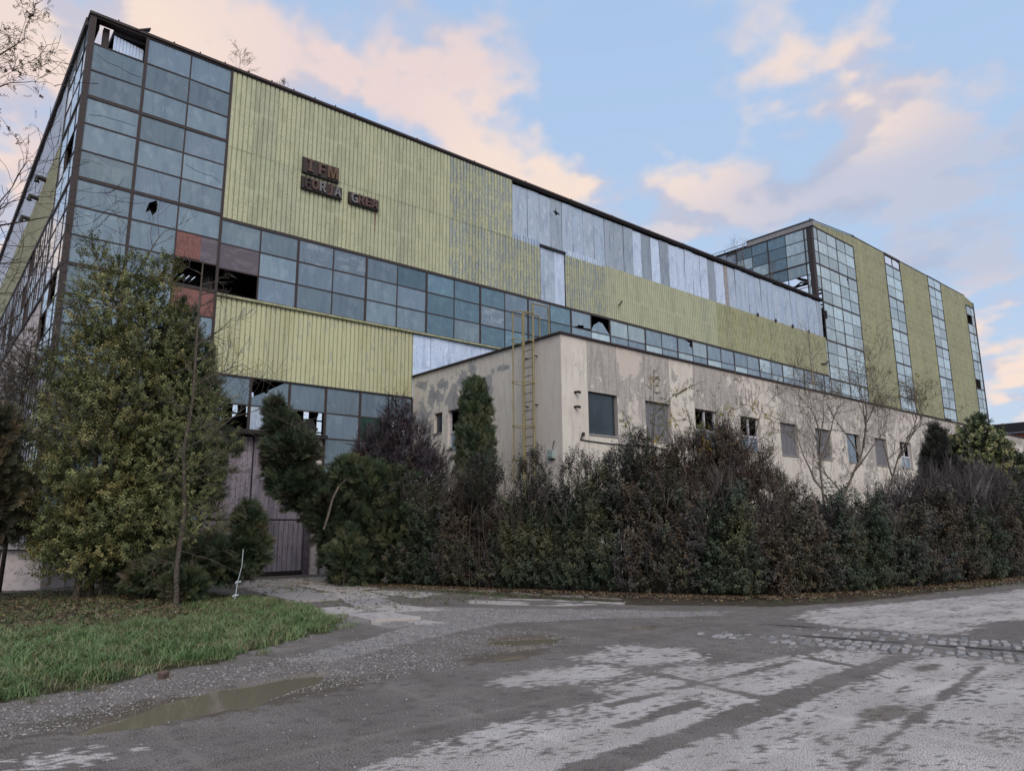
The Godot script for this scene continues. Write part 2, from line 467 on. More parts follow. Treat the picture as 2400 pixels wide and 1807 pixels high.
# ------------------------------------------------------------------ ground
const GRASS := [-60.0, 23.0, -8.0, 17.6, -4.0, 16.5, -1.91, 15.91, -1.45, 15.66, -0.97, 15.62, -0.26, 15.19, 0.29, 15.06, 1.34, 14.35, 2.56, 13.49, 3.27, 12.38, 3.81, 9.88, 3.71, 8.08, 3.32, 5.66, 3.0, 1.6, -60.0, 1.6]
const GRAVEL := [3.3, 11.5, 3.6, 13.9, 2.4, 14.6, 0.9, 15.4, 1.5, 15.8, 3.6, 15.0, 5.2, 14.5, 7.0, 15.3, 8.7, 16.4, 9.4, 16.1, 8.3, 14.9, 7.3, 13.6, 6.2, 12.2, 5.0, 11.0]
const VERGE := [6.6, 3.0, 7.6, 6.9, 7.9, 9.4, 8.5, 12.3, 9.2, 14.4, 10.6, 16.3, 12.6, 17.0, 15.4, 17.2, 18.5, 17.5, 22.5, 18.0, 40.0, 19.6, 90.0, 24.0, 90.0, 0.0, 12.0, 0.0]
const DUST := [[-0.9, 20.0, 0.46, 19.53, 1.12, 19.47, 2.16, 19.45, 2.7, 19.42, 2.85, 19.0, 3.58, 19.1, 3.85, 18.8, 4.5, 18.95, 5.5, 19.35, 6.6, 19.5, 7.0, 19.95, 7.3, 20.9, 7.3, 23.0, 6.0, 26.0, -3.0, 26.0, -1.6, 22.2, -1.0, 20.8], [2.16, 18.19, 2.26, 18.6, 3.51, 18.78, 3.82, 18.46, 3.44, 18.0, 2.8, 17.92], [3.73, 17.82, 4.88, 17.30, 5.33, 18.08, 4.6, 18.75, 4.0, 18.45], [9.26, 17.51, 8.85, 18.48, 9.2, 20.04, 10.5, 19.85, 11.0, 19.75, 12.0, 20.4, 40.0, 30.0, 60.0, 24.0, 40.0, 20.6, 16.77, 18.3, 13.0, 17.6, 10.68, 17.15], [-2.3, 17.95, -1.9, 17.9, -1.6, 18.0, -1.35, 18.04, -1.36, 18.1, -1.7, 18.13, -2.0, 18.2], [7.4, 20.9, 7.6, 21.6, 9.0, 26.0, 7.2, 26.0, 7.2, 21.4]]
# joints and wheel tracks where dirt lies over the concrete: from, to, half width
const BANDS := [[-0.2, 20.75, 7.4, 20.22, 0.15], [3.74, 18.7, 3.60, 20.5, 0.075], [2.3, 19.57, 5.6, 19.54, 0.055], [1.9, 20.1, 3.0, 20.0, 0.07], [5.9, 19.6, 5.75, 20.3, 0.06], [0.9, 22.0, 7.0, 21.1, 0.04]]
const WET := [[3.9, 21.3, 0.45, 0.22, 0.0], [1.45, 21.3, 0.22, 0.1, 0.0], [6.3, 20.75, 0.35, 0.14, 0.0], [3.3, 16.9, 0.9, 0.35, 0.0], [-0.3, 17.0, 2.0, 0.65, 0.20], [4.25, 16.15, 0.75, 0.62, 0.3], [6.45, 16.45, 0.4, 0.18, 0.5], [-0.2, 16.85, 1.2, 0.42, 0.1]]
var grass_p: PackedVector2Array
var gravel_p: PackedVector2Array
var verge_p: PackedVector2Array
var dust_p := []
var dust_box: Array[Rect2] = []

func puddle_at(x: float, z: float) -> float:
	# depth of the hollows that hold water
	var d := 0.0
	var q := warp.get_noise_2d(x * 2.0, z * 2.0) * 0.35
	# the long one runs beside the grass
	var ax := -1.45
	var az := 17.35
	var bx := 1.0
	var bz := 16.42
	var t := clampf(((x - ax) * (bx - ax) + (z - az) * (bz - az)) / ((bx - ax) * (bx - ax) + (bz - az) * (bz - az)), 0.0, 1.0)
	var wide := 0.52 * pow(sin(PI * clampf(t * 0.94 + 0.03, 0.0, 1.0)), 0.6)
	var off := Vector2(x - lerpf(ax, bx, t), z - lerpf(az, bz, t)).length() / maxf(wide, 0.02)
	d = maxf(d, 1.0 - off * (1.0 + q))
	for p in [[4.2, 16.15, 0.75, 0.42, 0.35], [3.75, 16.65, 0.4, 0.16, 0.2], [6.42, 16.45, 0.34, 0.16, 0.3], [3.2, 17.1, 0.3, 0.12, 0.0]]:
		var dx: float = x - p[0]
		var dz: float = z - p[1]
		var u: float = (dx * cos(p[4]) + dz * sin(p[4])) / p[2]
		var v: float = (-dx * sin(p[4]) + dz * cos(p[4])) / p[3]
		d = maxf(d, 1.0 - sqrt(u * u + v * v) * (1.0 + q))
	return clampf(d, 0.0, 1.0)

func ground_height(x: float, z: float) -> float:
	if x < -14.0 or x > 48.0 or z < 1.0 or z > 27.0:
		return -0.02
	var h := warp.get_noise_2d(x * 0.7, z * 0.7) * 0.018 + fine.get_noise_2d(x, z) * 0.006
	h -= smoothstep(0.0, 0.5, puddle_at(x, z)) * 0.05
	h += 0.05 * grass_share(x, z)
	return h

func grass_share(x: float, z: float) -> float:
	if x > 4.3 or z > 18.0:
		return 0.0
	var n := 0.0
	for q in [Vector2(0, 0), Vector2(0.3, 0), Vector2(-0.3, 0), Vector2(0, 0.3), Vector2(0, -0.3), Vector2(0.15, 0.15), Vector2(-0.15, 0.15), Vector2(0.15, -0.15)]:
		if Geometry2D.is_point_in_polygon(Vector2(x, z) + q, grass_p):
			n += 0.125
	return n

func ground_color(x: float, z: float) -> Color:
	var n := fine.get_noise_2d(x * 1.7, z * 1.7)
	var n2 := warp.get_noise_2d(x * 1.3 + 40.0, z * 1.3)
	var n3 := fine.get_noise_2d(x * 0.5 + 9.0, z * 1.6)
	var p := Vector2(x + n2 * 0.18 + n * 0.05, z + n3 * 0.12)
	var c := Color(0.235, 0.212, 0.195).lerp(Color(0.295, 0.268, 0.248), clampf(0.5 + n2 * 1.2, 0, 1))
	c = c.lerp(Color(0.155, 0.14, 0.13), smoothstep(0.15, 0.5, n) * 0.6)
	if Geometry2D.is_point_in_polygon(p, gravel_p):
		c = Color(0.42, 0.40, 0.385).lerp(Color(0.29, 0.27, 0.26), smoothstep(-0.1, 0.4, n))
	# dusty pale concrete wearing through, with its own ragged holes
	var band := 0.0
	if z > 18.5 and x < 8.0:
		for t in BANDS:
			var ab := Vector2(t[2] - t[0], t[3] - t[1])
			var k := clampf(Vector2(x - t[0], z - t[1]).dot(ab) / ab.length_squared(), 0.0, 1.0)
			var off := Vector2(x - t[0], z - t[1]).distance_to(ab * k) + n * 0.06 + n2 * 0.06
			band = maxf(band, smoothstep(t[4] * 1.25, t[4] * 0.85, off) * 0.8)
	var ragged := Vector2(x + n2 * 0.2 + n * 0.12, z + n3 * 0.2 + fine.get_noise_2d(x * 3.0, z * 3.0 + 50.0) * 0.12)
	for i in dust_p.size():
		if not dust_box[i].has_point(ragged):
			continue
		var share := 0.0
		for q in [Vector2(0, 0), Vector2(0.16, 0.05), Vector2(-0.16, -0.05), Vector2(0.03, 0.11), Vector2(-0.03, -0.11)]:
			if Geometry2D.is_point_in_polygon(ragged + q, dust_p[i]):
				share += 0.2
		if share > 0.0:
			var n4 := fine.get_noise_2d(x * 2.2 + z * 0.5, z * 5.0)
			var n5 := fine.get_noise_2d(x * 0.35 + 3.0, z * 0.9)
			var keep := smoothstep(0.32, 0.22, n4 * 0.75 + n5 * 0.5 + (1.0 - share) * 0.5 + band)
			c = c.lerp(Color(0.72, 0.68, 0.65).lerp(Color(0.60, 0.56, 0.53), clampf(0.5 + n2 * 1.4, 0, 1)), 0.95 * keep)
			break
	if x > 3.0 and z > 17.0:
		var crack := crackle.get_noise_2d(x + n2 * 0.5, z * 1.3 + n * 0.2)
		c = c.lerp(Color(0.16, 0.145, 0.13), smoothstep(-0.90, -0.97, crack) * clampf(0.4 + n2 * 2.0 + (0.5 if x > 8.0 else 0.0), 0.0, 0.9))
	for w in WET:
		var dx: float = (x - w[0]) / w[2]
		var dz: float = (z - w[1]) / w[3]
		var k := 1.0 - sqrt(dx * dx + dz * dz) + n * 0.4
		if k > 0.0:
			c = c.lerp(Color(0.15, 0.125, 0.095), smoothstep(0.0, 0.35, k) * 0.75)
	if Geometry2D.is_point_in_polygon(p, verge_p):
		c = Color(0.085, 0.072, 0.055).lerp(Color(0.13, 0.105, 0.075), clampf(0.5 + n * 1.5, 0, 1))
	if Geometry2D.is_point_in_polygon(p, grass_p):
		c = Color(0.075, 0.08, 0.042).lerp(Color(0.10, 0.085, 0.05), clampf(0.5 + n2 + (9.5 - z) * 0.12, 0, 1))
	return c

func steps(list: Array) -> PackedFloat32Array:
	# list of [from, to, step]
	var out := PackedFloat32Array()
	for l in list:
		var n := int(ceil((l[1] - l[0]) / l[2]))
		for i in n:
			out.append(lerpf(l[0], l[1], float(i) / n))
	out.append(list[-1][1])
	return out

func build_ground() -> void:
	grass_p = poly(GRASS)
	gravel_p = poly(GRAVEL)
	verge_p = poly(VERGE)
	for d in DUST:
		dust_p.append(poly(d))
		var r := Rect2(dust_p[-1][0], Vector2.ZERO)
		for q in dust_p[-1]:
			r = r.expand(q)
		dust_box.append(r.grow(0.2))
	var xs := steps([[-600.0, -60.0, 90.0], [-60.0, -12.0, 6.0], [-12.0, -4.0, 0.2], [-4.0, 9.5, 0.04], [9.5, 18.0, 0.1], [18.0, 46.0, 0.5], [46.0, 120.0, 12.0], [120.0, 900.0, 120.0]])
	var zs := steps([[-700.0, -40.0, 110.0], [-40.0, 1.0, 5.0], [1.0, 13.5, 0.14], [13.5, 17.0, 0.05], [17.0, 23.0, 0.032], [23.0, 30.0, 0.5], [30.0, 60.0, 6.0], [60.0, 600.0, 90.0]])
	var nx := xs.size()
	var nz := zs.size()
	var v := PackedVector3Array()
	var col := PackedColorArray()
	var nor := PackedVector3Array()
	v.resize(nx * nz)
	col.resize(nx * nz)
	nor.resize(nx * nz)
	for j in nz:
		for i in nx:
			v[j * nx + i] = Vector3(xs[i], ground_height(xs[i], zs[j]), zs[j])
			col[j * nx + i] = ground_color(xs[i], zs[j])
	for j in nz:
		for i in nx:
			var a := v[j * nx + maxi(i - 1, 0)]
			var b := v[j * nx + mini(i + 1, nx - 1)]
			var c := v[maxi(j - 1, 0) * nx + i]
			var d := v[mini(j + 1, nz - 1) * nx + i]
			nor[j * nx + i] = (d - c).cross(b - a).normalized()
	var ix := PackedInt32Array()
	for j in nz - 1:
		for i in nx - 1:
			var k := j * nx + i
			ix.append_array([k, k + 1, k + nx + 1, k, k + nx + 1, k + nx])
	var arr := []
	arr.resize(Mesh.ARRAY_MAX)
	arr[Mesh.ARRAY_VERTEX] = v
	arr[Mesh.ARRAY_NORMAL] = nor
	arr[Mesh.ARRAY_COLOR] = col
	arr[Mesh.ARRAY_INDEX] = ix
	var me := ArrayMesh.new()
	me.add_surface_from_arrays(Mesh.PRIMITIVE_TRIANGLES, arr)
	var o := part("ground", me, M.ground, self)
	tag(o, "worn yard of dirt, gravel and pale dusty concrete before the factory", "", "", "structure")
	for p in [["brown puddle stretched along the edge of the grass", -2.3, 1.6, 15.7, 18.1], ["shallow brown puddle in the pothole in the middle of the yard", 2.6, 5.3, 15.3, 17.4], ["thin strip of muddy water in the rut towards the hedge", 5.9, 7.1, 16.1, 16.85]]:
		var st := begin()
		quad(st, Vector3(p[1], 0, p[3]), Vector3(p[2], 0, p[3]), Vector3(p[2], 0, p[4]), Vector3(p[1], 0, p[4]))
		o = part(numbered("puddle"), done(st), M.muddy_water, self, Transform3D(Basis(), Vector3(0, -0.027, 0)))
		tag(o, p[0], "puddle")

# ------------------------------------------------------------------ the long hall
func glass(kind: String) -> Material:
	return M[kind + str(rng.randi() % 8)]

func wall_frame(x: float) -> Transform3D:
	# a wall that looks towards -x; u runs along world z
	return Transform3D(Basis.from_euler(Vector3(0, -PI / 2, 0)), Vector3(x, 0, 0))

func mullion(o: Node3D, f: Transform3D, u: float, v0: float, v1: float, thick: bool) -> void:
	var r := 0.045 if thick else 0.024
	bar(o, f, "mullion", u - r, u + r, v0, v1, -0.05, 0.03 if thick else 0.018, M.rust)

func transom(o: Node3D, f: Transform3D, u0: float, u1: float, v: float, thick: bool) -> void:
	var r := 0.055 if thick else 0.022
	bar(o, f, "transom", u0, u1, v - r, v + r, -0.045, 0.036 if thick else 0.022, M.rust)

func build_hall() -> void:
	var o := thing("factory_hall", "long rusty factory hall with yellow corrugated walls, blue-grey panes and rusty letters", "factory")
	var f := Transform3D()
	var s := wall_frame(0.0)
	var y4 := ["yellow0", "yellow1", "yellow2", "yellow3"]
	var p4 := ["peel0", "peel1", "peel2", "peel3"]
	var o4 := ["olive0", "olive1", "olive2", "olive3"]
	# --- corner tower of panes
	var us := [0.15, 1.68, 3.09, 4.49]
	for c in 3:
		for k in 18:
			var v1: float = 17.83 - LVL * k
			var v0 := v1 - LVL
			if (c == 0 and k == 0) or (c == 2 and k == 8):
				continue
			if c == 1 and k == 6:
				broken(o, f, "window_pane", rect(us[1], us[2], v0, v1), poly([2.41, 12.18, 2.46, 12.03, 2.44, 11.81, 2.33, 11.62, 2.25, 11.79, 2.11, 11.66, 2.19, 12.03]), 0.008, 0.0, M.glass4)
				continue
			if c == 2 and k == 7:
				bar(o, f, "red_sheet", us[2], 3.90, v0 + 0.05, v1, -0.01, 0.01, M.red_sheet)
				bar(o, f, "plum_sheet", 3.90, us[3], v0 + 0.02, v1, -0.015, 0.005, M.plum_sheet)
				continue
			if c == 2 and k == 9:
				bar(o, f, "red_sheet", us[2], us[3], v0, v1, -0.01, 0.01, M.red_sheet)
				continue
			pane(o, f, us[c], us[c + 1], v0, v1, 0.0, glass("glass"))
			if rng.randf() < 0.22:
				var fall := -1.0 if rng.randf() < 0.5 else 1.0
				# a crack running across the pane
				var pts := []
				var y := rng.randf_range(v0 + 0.2, v1 - 0.2)
				for q in 5:
					pts.append(Vector3(lerpf(us[c] + 0.1, us[c + 1] - 0.1, q / 4.0), clampf(y, v0 + 0.05, v1 - 0.05), 0.012))
					y += rng.randf_range(-0.05, 0.2) * fall
				part("crack", rod(pts, 0.005, 3), M.dark_glass, o)
	for k in range(1, 19):
		transom(o, f, 0.12, 4.49, 17.83 - LVL * k, k % 3 == 0)
	mullion(o, f, us[1], 0.5, 17.83, true)
	mullion(o, f, us[2], 0.5, 17.83, false)
	mullion(o, f, us[3], 0.0, 17.83, true)
	bar(o, f, "corner_post", -0.02, 0.15, 0.0, 17.9, -0.17, 0.045, M.rust)
	bar(o, f, "plinth", 0.15, 4.40, 0.0, 1.12, -0.2, 0.02, M.concrete)
	# the open pane at the top corner: a post and a loose blue sheet behind it
	bar(o, f, "inner_post", 0.42, 0.60, 16.9, 17.8, -0.5, -0.3, M.rust)
	part("loose_sheet", corrugated(0.92, 0.8, 0.74, 0.1, 0.03), M.zinc4, o, Transform3D(Basis.from_euler(Vector3(-0.12, 0.1, -0.03)), Vector3(0.72, 16.84, -0.16)))
	# --- upper wall of yellow sheets, peeling towards the middle
	clad(o, f * Transform3D(Basis(), Vector3(0, 0, 0.014)), 4.52, 14.12, 14.88, 17.84, y4)
	clad(o, f, 4.52, 14.12, 12.16, 14.90, y4)
	clad(o, f * Transform3D(Basis(), Vector3(0, 0, 0.014)), 14.12, 17.67, 14.88, 17.84, p4)
	clad(o, f, 14.12, 19.44, 12.16, 14.90, p4)
	clad(o, f, 21.12, 24.0, 12.16, 14.92, p4)
	clad(o, f, 24.0, 34.0, 12.16, 15.02, ["yellow0", "yellow1", "yellow3"])
	clad(o, f, 34.0, 47.66, 12.16, 15.02, ["old0", "old2", "old3"])
	clad(o, f, 17.67, 19.44, 14.86, 15.18, ["zinc2", "zinc5"], 0.17, 5)
	clad(o, f, 21.12, 23.85, 14.86, 15.18, ["zinc2", "zinc5"], 0.17, 5)
	# --- flat grey sheets where the yellow ones are gone
	var js := [17.67, 18.01, 18.74, 19.51, 20.28, 21.04, 21.81, 22.56, 23.36, 24.19, 24.92, 25.7, 26.48, 27.21, 28.02, 28.8, 29.62, 30.39, 31.16, 31.93, 32.66, 33.44, 34.22, 35.18, 35.6, 36.4, 37.15, 37.9, 38.7, 39.4, 40.2, 40.95, 41.7, 42.5, 43.2, 44.0, 44.8, 45.5, 46.3, 46.9, 47.62]
	var tone := [0, 0, 0, 0, 1, 0, 5, 0, 5, 1, 1, 1, 2, 3, 4, 3, 2, 2, 2, 2, 2, 3, 2, 3, 0, 5, 0, 5, 0, 5, 5, 0, 5, 0, 5, 0, 5, 5, 5, 1]
	for i in js.size() - 1:
		var dip := rng.randf_range(0.0, 0.05)
		var m: Material = M["zinc%d" % tone[i]]
		if i == 4:
			broken(o, f, "flat_sheet", rect(js[i] + 0.006, js[i + 1] - 0.006, 15.0, 17.74), poly([20.66, 17.45, 20.69, 17.13, 20.99, 17.02, 20.73, 16.99, 20.66, 16.85, 20.59, 17.02, 20.43, 17.08, 20.63, 17.13]), 0.02, -0.12, m)
			continue
		if i == 23:
			bar(o, f, "flat_sheet", js[i], js[i + 1], 14.98, 17.7, -0.16, -0.10, M.concrete)
			continue
		var q := pane(o, f, js[i] + 0.014, js[i + 1] - 0.012, 14.98, 17.74 - dip, -0.11 + rng.randf_range(-0.012, 0.012), m, "flat_sheet")
		q.scale = Vector3(1, 1, 2.5)
	for p in [[19.45, 19.72], [19.72, 20.42], [20.42, 21.11]]:
		pane(o, f, p[0] + 0.006, p[1] - 0.006, 12.18, 14.92, -0.06, M[["zinc2", "zinc0", "zinc5"][rng.randi() % 3]], "flat_sheet").scale = Vector3(1, 1, 2.5)
	bar(o, f, "flashing", 19.42, 21.14, 14.93, 15.03, -0.08, 0.06, M.black_trim)
	bar(o, f, "girt", 17.6, 47.6, 15.0, 15.12, -0.32, -0.16, M.dark_steel)
	bar(o, f, "girt", 17.6, 47.6, 17.45, 17.60, -0.32, -0.16, M.dark_steel)
	# --- band of panes
	var n := 31
	for i in n:
		var u0 := 4.49 + 1.412 * i
		var u1 := minf(u0 + 1.412, 47.66)
		if u0 > 47.5:
			break
		for k in 3:
			var v1 := 12.14 - 0.895 * k
			var v0 := v1 - 0.895
			var kind := "teal" if i >= 5 and i < 12 and rng.randf() < (0.95 if k == 0 else 0.6) else "glass"
			if i == 0 and k == 1:
				bar(o, f, "plum_sheet", u0, u1, v0, v1, -0.01, 0.01, M.plum_sheet)
			elif i == 0 and k == 2:
				continue
			elif i == 12 and k == 0:
				broken(o, f, "window_pane", rect(u0, u1, v0, v1), poly([u0 - 0.1, 11.2, u0 + 0.5, 11.36, u0 + 0.48, 11.45, u0 + 0.62, 11.41, u0 + 0.9, 11.46, u0 + 0.88, 11.33, u1 + 0.1, 11.36, u1 + 0.1, 11.0, u0 - 0.1, 11.0]), 0.008, 0.0, M.glass5)
			elif i == 13 and k == 0:
				part("window_pane", plate(poly([u0, 11.245, u1, 11.245, u1 - 0.55, 11.8, u0 + 0.6, 11.84, u0 + 0.2, 11.6]), 0.008), M.glass5, o)
			elif i == 18 and k == 0:
				broken(o, f, "window_pane", rect(u0, u1, v0, v1), poly([u0 + 0.1, 12.2, u1 + 0.1, 12.2, u1 + 0.1, 11.66, u1 - 0.3, 11.76, u1 - 0.2, 11.95]), 0.008, 0.0, M.glass2)
			else:
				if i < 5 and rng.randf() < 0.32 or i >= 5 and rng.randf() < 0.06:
					kind = "sky_streak"
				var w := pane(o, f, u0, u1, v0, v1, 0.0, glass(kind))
				if i >= 12:
					w.material_override = M["backlit_glass%d" % (rng.randi() % 8)] if rng.randf() < 0.35 else M["glass%d" % [2, 5, 0][rng.randi() % 3]]
		mullion(o, f, u1 if i < n - 1 else 47.66, 9.45, 12.15, i % 2 == 1)
	for k in 4:
		transom(o, f, 4.49, 47.66, 12.14 - 0.895 * k, k == 0)
	# --- lower yellow wall with its gutter, grey sheets behind the annex
	clad(o, f, 4.54, 12.35, 6.70, 9.36, ["clean0", "clean1", "clean2"])
	bar(o, f, "flashing", 4.52, 16.9, 9.36, 9.43, -0.03, 0.11, M.old0)
	bar(o, f, "drip_edge", 4.52, 12.35, 6.64, 6.70, -0.03, 0.05, M.dark_steel)
	var u := 12.37
	while u < 20.0:
		pane(o, f, u, u + 0.86, 6.5, 9.34, -0.03, M[["zinc2", "zinc4", "zinc2", "zinc0"][rng.randi() % 4]], "flat_sheet").scale = Vector3(1, 1, 2.5)
		u += 0.872
	bar(o, f, "wall_panel", 20.2, 47.66, 0.0, 9.40, -0.12, -0.04, M.concrete)
	bar(o, f, "wall_panel", 12.36, 20.2, 0.0, 6.5, -0.12, -0.04, M.concrete)
	# --- windows over and beside the big door
	var ls := [4.49, 5.88, 7.27, 8.66, 10.06, 11.30, 12.36]
	for c in 6:
		for k in 6:
			var v1 := 6.64 - LVL * k
			var v0 := v1 - LVL
			if k >= 2 and c < 3:
				continue
			if k == 0 and c == 1:
				broken(o, f, "window_pane", rect(ls[1], ls[2], v0, v1), poly([5.8, 6.7, 7.1, 6.7, 7.08, 6.63, 6.6, 6.36, 6.50, 6.3, 6.47, 6.13, 6.36, 6.22, 6.26, 6.16, 5.8, 5.94]), 0.008, 0.0, M.glass3)
			elif k == 1 and c == 1:
				bar(o, f, "pale_sheet", ls[1] + 0.05, 6.75, v0, v1, -0.015, 0.01, M.zinc0)
			elif (k == 1 and (c == 0 or c == 2)) or (k == 1 and c == 5):
				continue
			elif k == 1 and c == 4:
				pane(o, f, ls[c], ls[c + 1], v0, v1, 0.0, M.green_glass)
			else:
				pane(o, f, ls[c], ls[c + 1], v0, v1, 0.0, M["glass%d" % [3, 7, 1][rng.randi() % 3]])
		mullion(o, f, ls[c + 1], 1.0 if c >= 2 else 4.8, 6.66, c != 4)
	for k in range(1, 7):
		transom(o, f, 4.49 if k < 3 else 8.66, 12.36, 6.64 - LVL * k, false)
	bar(o, f, "plinth", 8.72, 12.36, 0.0, 1.07, -0.2, 0.02, M.concrete)
	bar(o, f, "torn_sheet", 8.0, 8.45, 4.95, 5.45, -0.3, -0.28, M.dark_steel).rotation.z = 0.5
	bar(o, f, "inner_brace", 7.3, 8.6, 5.1, 5.2, -0.5, -0.42, M.dark_steel)
	# --- the big folding door
	var d := Node3D.new()
	d.name = "door"
	o.add_child(d)
	var fd := Transform3D(Basis(), Vector3(0, 0, -0.22))
	for leaf in [[4.56, 6.17], [6.22, 8.12]]:
		part("door_leaf", corrugated(leaf[1] - leaf[0], 2.78, 2.78, 0.16, 0.018), M.door_sheet, d, fd * Transform3D(Basis(), Vector3(leaf[0], 1.9, 0)))
		part("door_leaf", corrugated(leaf[1] - leaf[0], 1.72, 1.72, 0.17, 0.035), M.door_sheet, d, fd * Transform3D(Basis(), Vector3(leaf[0], 0.13, 0)))
		bar(d, fd, "bottom_rail", leaf[0], leaf[1], 0.02, 0.15, -0.06, 0.03, M.black_trim)
	bar(d, fd, "middle_rail", 4.56, 8.12, 1.84, 1.92, -0.08, -0.04, M.black_trim)
	bar(d, fd, "meeting_rail", 6.165, 6.225, 0.05, 4.68, -0.06, -0.02, M.black_trim)
	bar(d, fd, "door_jamb", 8.13, 8.32, 0.0, 4.7, -0.05, 0.12, M.plum_sheet)
	bar(o, f, "door_post", 8.36, 8.62, 0.0, 4.80, -0.25, 0.0, M.white_wall)
	bar(o, f, "door_canopy", 4.40, 8.66, 4.72, 4.86, -0.2, 0.32, M.black_trim)
	# --- roof edge, with bolts and a bent strip
	bar(o, f, "roof_edge", -0.06, 47.74, 17.88, 17.97, -0.3, 0.10, M.rust)
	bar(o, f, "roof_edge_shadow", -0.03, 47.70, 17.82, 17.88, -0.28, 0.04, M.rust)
	for i in 11:
		bar(o, f, "bolt", 0.75 + i * 0.86, 0.79 + i * 0.86, 17.97, 18.05, 0.02, 0.06, M.rust)
	for i in 7:
		bar(o, f, "bolt", 12.3 + i * 3.1, 12.36 + i * 3.1, 17.97, 18.03, 0.02, 0.06, M.rust)
	bar(o, f, "bent_strip", 1.25, 1.75, 18.0, 18.04, -0.1, 0.12, M.rust).rotation.z = 0.55
	part("hook", rod([Vector3(24.95, 12.98, 0.05), Vector3(24.98, 13.12, 0.22), Vector3(25.08, 13.24, 0.2)], 0.035), M.dark_steel, o)
	part("pipe", rod([Vector3(46.6, 12.9, 0.06), Vector3(47.3, 13.0, 0.1), Vector3(47.5, 13.2, 0.1), Vector3(47.66, 13.2, 0.05)], 0.045), M.dark_steel, o)
	for i in 4:
		bar(o, f, "torn_edge", 38.5 + i * 2.2, 38.75 + i * 2.2, 14.95, 15.16, 0.0, 0.04, M.black_trim).rotation.z = 0.6
	# --- the side that runs away from the road
	var su := [-3.62, -2.22, -0.80, -0.17]
	for c in 3:
		for k in 12:
			var v1 := 17.83 - LVL * k
			if (c == 1 and (k == 4 or k == 9)) or (c == 0 and k == 10):
				continue
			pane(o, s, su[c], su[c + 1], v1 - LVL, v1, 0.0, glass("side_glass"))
		mullion(o, s, su[c], 0.5, 17.83, c == 0)
	for k in range(1, 13):
		transom(o, s, -3.62, -0.15, 17.83 - LVL * k, k % 3 == 0)
	mullion(o, s, -0.80, 0.5, 17.83, false)
	u = -3.66
	while u > -33.0:
		pane(o, s, u - 0.77, u, 15.1, 17.68, -0.02, M.side_sheet, "flat_sheet")
		pane(o, s, u - 0.77, u, 6.95, 9.32, -0.02, M.white_wall, "flat_sheet")
		u -= 0.78
	clad(o, s, -33.0, -3.64, 12.42, 15.14, o4)
	for i in 21:
		var u1 := -3.66 - 1.4 * i
		for k in 3:
			if rng.randf() < 0.12:
				continue
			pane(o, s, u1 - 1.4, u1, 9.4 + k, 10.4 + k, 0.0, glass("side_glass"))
		mullion(o, s, u1, 9.4, 12.4, true)
		mullion(o, s, u1 - 0.7, 9.4, 12.4, false)
	for k in 4:
		transom(o, s, -33.0, -3.64, 9.4 + k, k % 3 == 0)
	for i in 6:
		var u1 := -0.17 - 2.1 * i
		for k in 3:
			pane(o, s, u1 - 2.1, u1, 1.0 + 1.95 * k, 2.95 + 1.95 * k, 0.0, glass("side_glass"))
		mullion(o, s, u1, 0.6, 6.9, true)
		mullion(o, s, u1 - 0.7, 0.6, 6.9, false)
		mullion(o, s, u1 - 1.4, 0.6, 6.9, false)
	for k in 4:
		transom(o, s, -12.8, -0.17, 1.0 + 1.95 * k, true)
	bar(o, s, "wall_panel", -33.0, -12.8, 0.0, 6.9, -0.1, 0.0, M.white_wall)
	bar(o, s, "plinth", -12.8, -0.2, 0.0, 1.0, -0.2, 0.02, M.concrete)
	bar(o, s, "roof_edge", -33.2, -0.32, 17.68, 17.95, -0.3, 0.10, M.rust)
	for z in [-7.3, -9.4, -12.0]:
		part("vent_cowl", rod([Vector3(0.0, 15.0, z), Vector3(-0.3, 15.05, z), Vector3(-0.3, 14.85, z)], 0.1), M.dark_steel, o)
	# --- roof, far wall, inner frame
	bar(o, f, "roof", 1.8, 47.7, 17.70, 17.90, -3.0, -0.3, M.roof_felt)
	bar(o, f, "roof", 0.0, 47.7, 17.70, 17.90, -20.5, -3.0, M.roof_felt)
	bar(o, f, "roof", 0.0, 0.72, 17.70, 17.90, -3.0, -1.5, M.roof_felt)
	bar(o, f, "roof", 0.72, 1.8, 17.70, 17.90, -3.0, -0.3, M.roof_felt)
	bar(o, f, "roof", 0.0, 9.0, 17.70, 17.90, -24.5, -20.5, M.roof_felt)
	bar(o, f, "roof", 9.0, 11.0, 17.70, 17.90, -23.1, -20.5, M.roof_felt)
	bar(o, f, "roof", 11.0, 47.7, 17.70, 17.90, -24.5, -20.5, M.roof_felt)
	bar(o, f, "roof", 0.0, 47.7, 17.70, 17.90, -33.0, -24.5, M.roof_felt)
	for i in 6:
		bar(o, f, "purlin", 9.0 + i * 0.36, 9.16 + i * 0.36, 17.5, 17.68, -24.6, -20.4, M.dark_steel)
	bar(o, f, "far_wall", 0.0, 47.7, 0.0, 9.2, -33.2, -33.0, M.dark_steel)
	bar(o, f, "far_wall", 0.0, 47.7, 12.4, 17.7, -33.2, -33.0, M.dark_steel)
	for i in 40:
		bar(o, f, "far_mullion", i * 1.2, i * 1.2 + rng.randf_range(0.15, 1.15), 9.2, 12.4, -33.15, -33.02, M.dark_steel)  # uneven widths cut the bright far opening into smaller patches
	for i in 14:
		var x := 2.0 + i * 3.2
		part("added_brace", rod([Vector3(x, 6.0 + rng.randf() * 2.0, -30.0), Vector3(x + rng.randf_range(1.0, 2.6), 13.0, -30.0)], 0.16, 4), M.dark_steel, o)  # made-up brace, added to break up the bright far openings
		bar(o, f, "added_occluder", x, x + rng.randf_range(1.0, 2.4), 0.0, rng.randf_range(4.0, 9.6), -20.0 - rng.randf() * 6.0, -18.0, M.dark_steel)  # made-up machinery block, added to cover part of the bright far openings
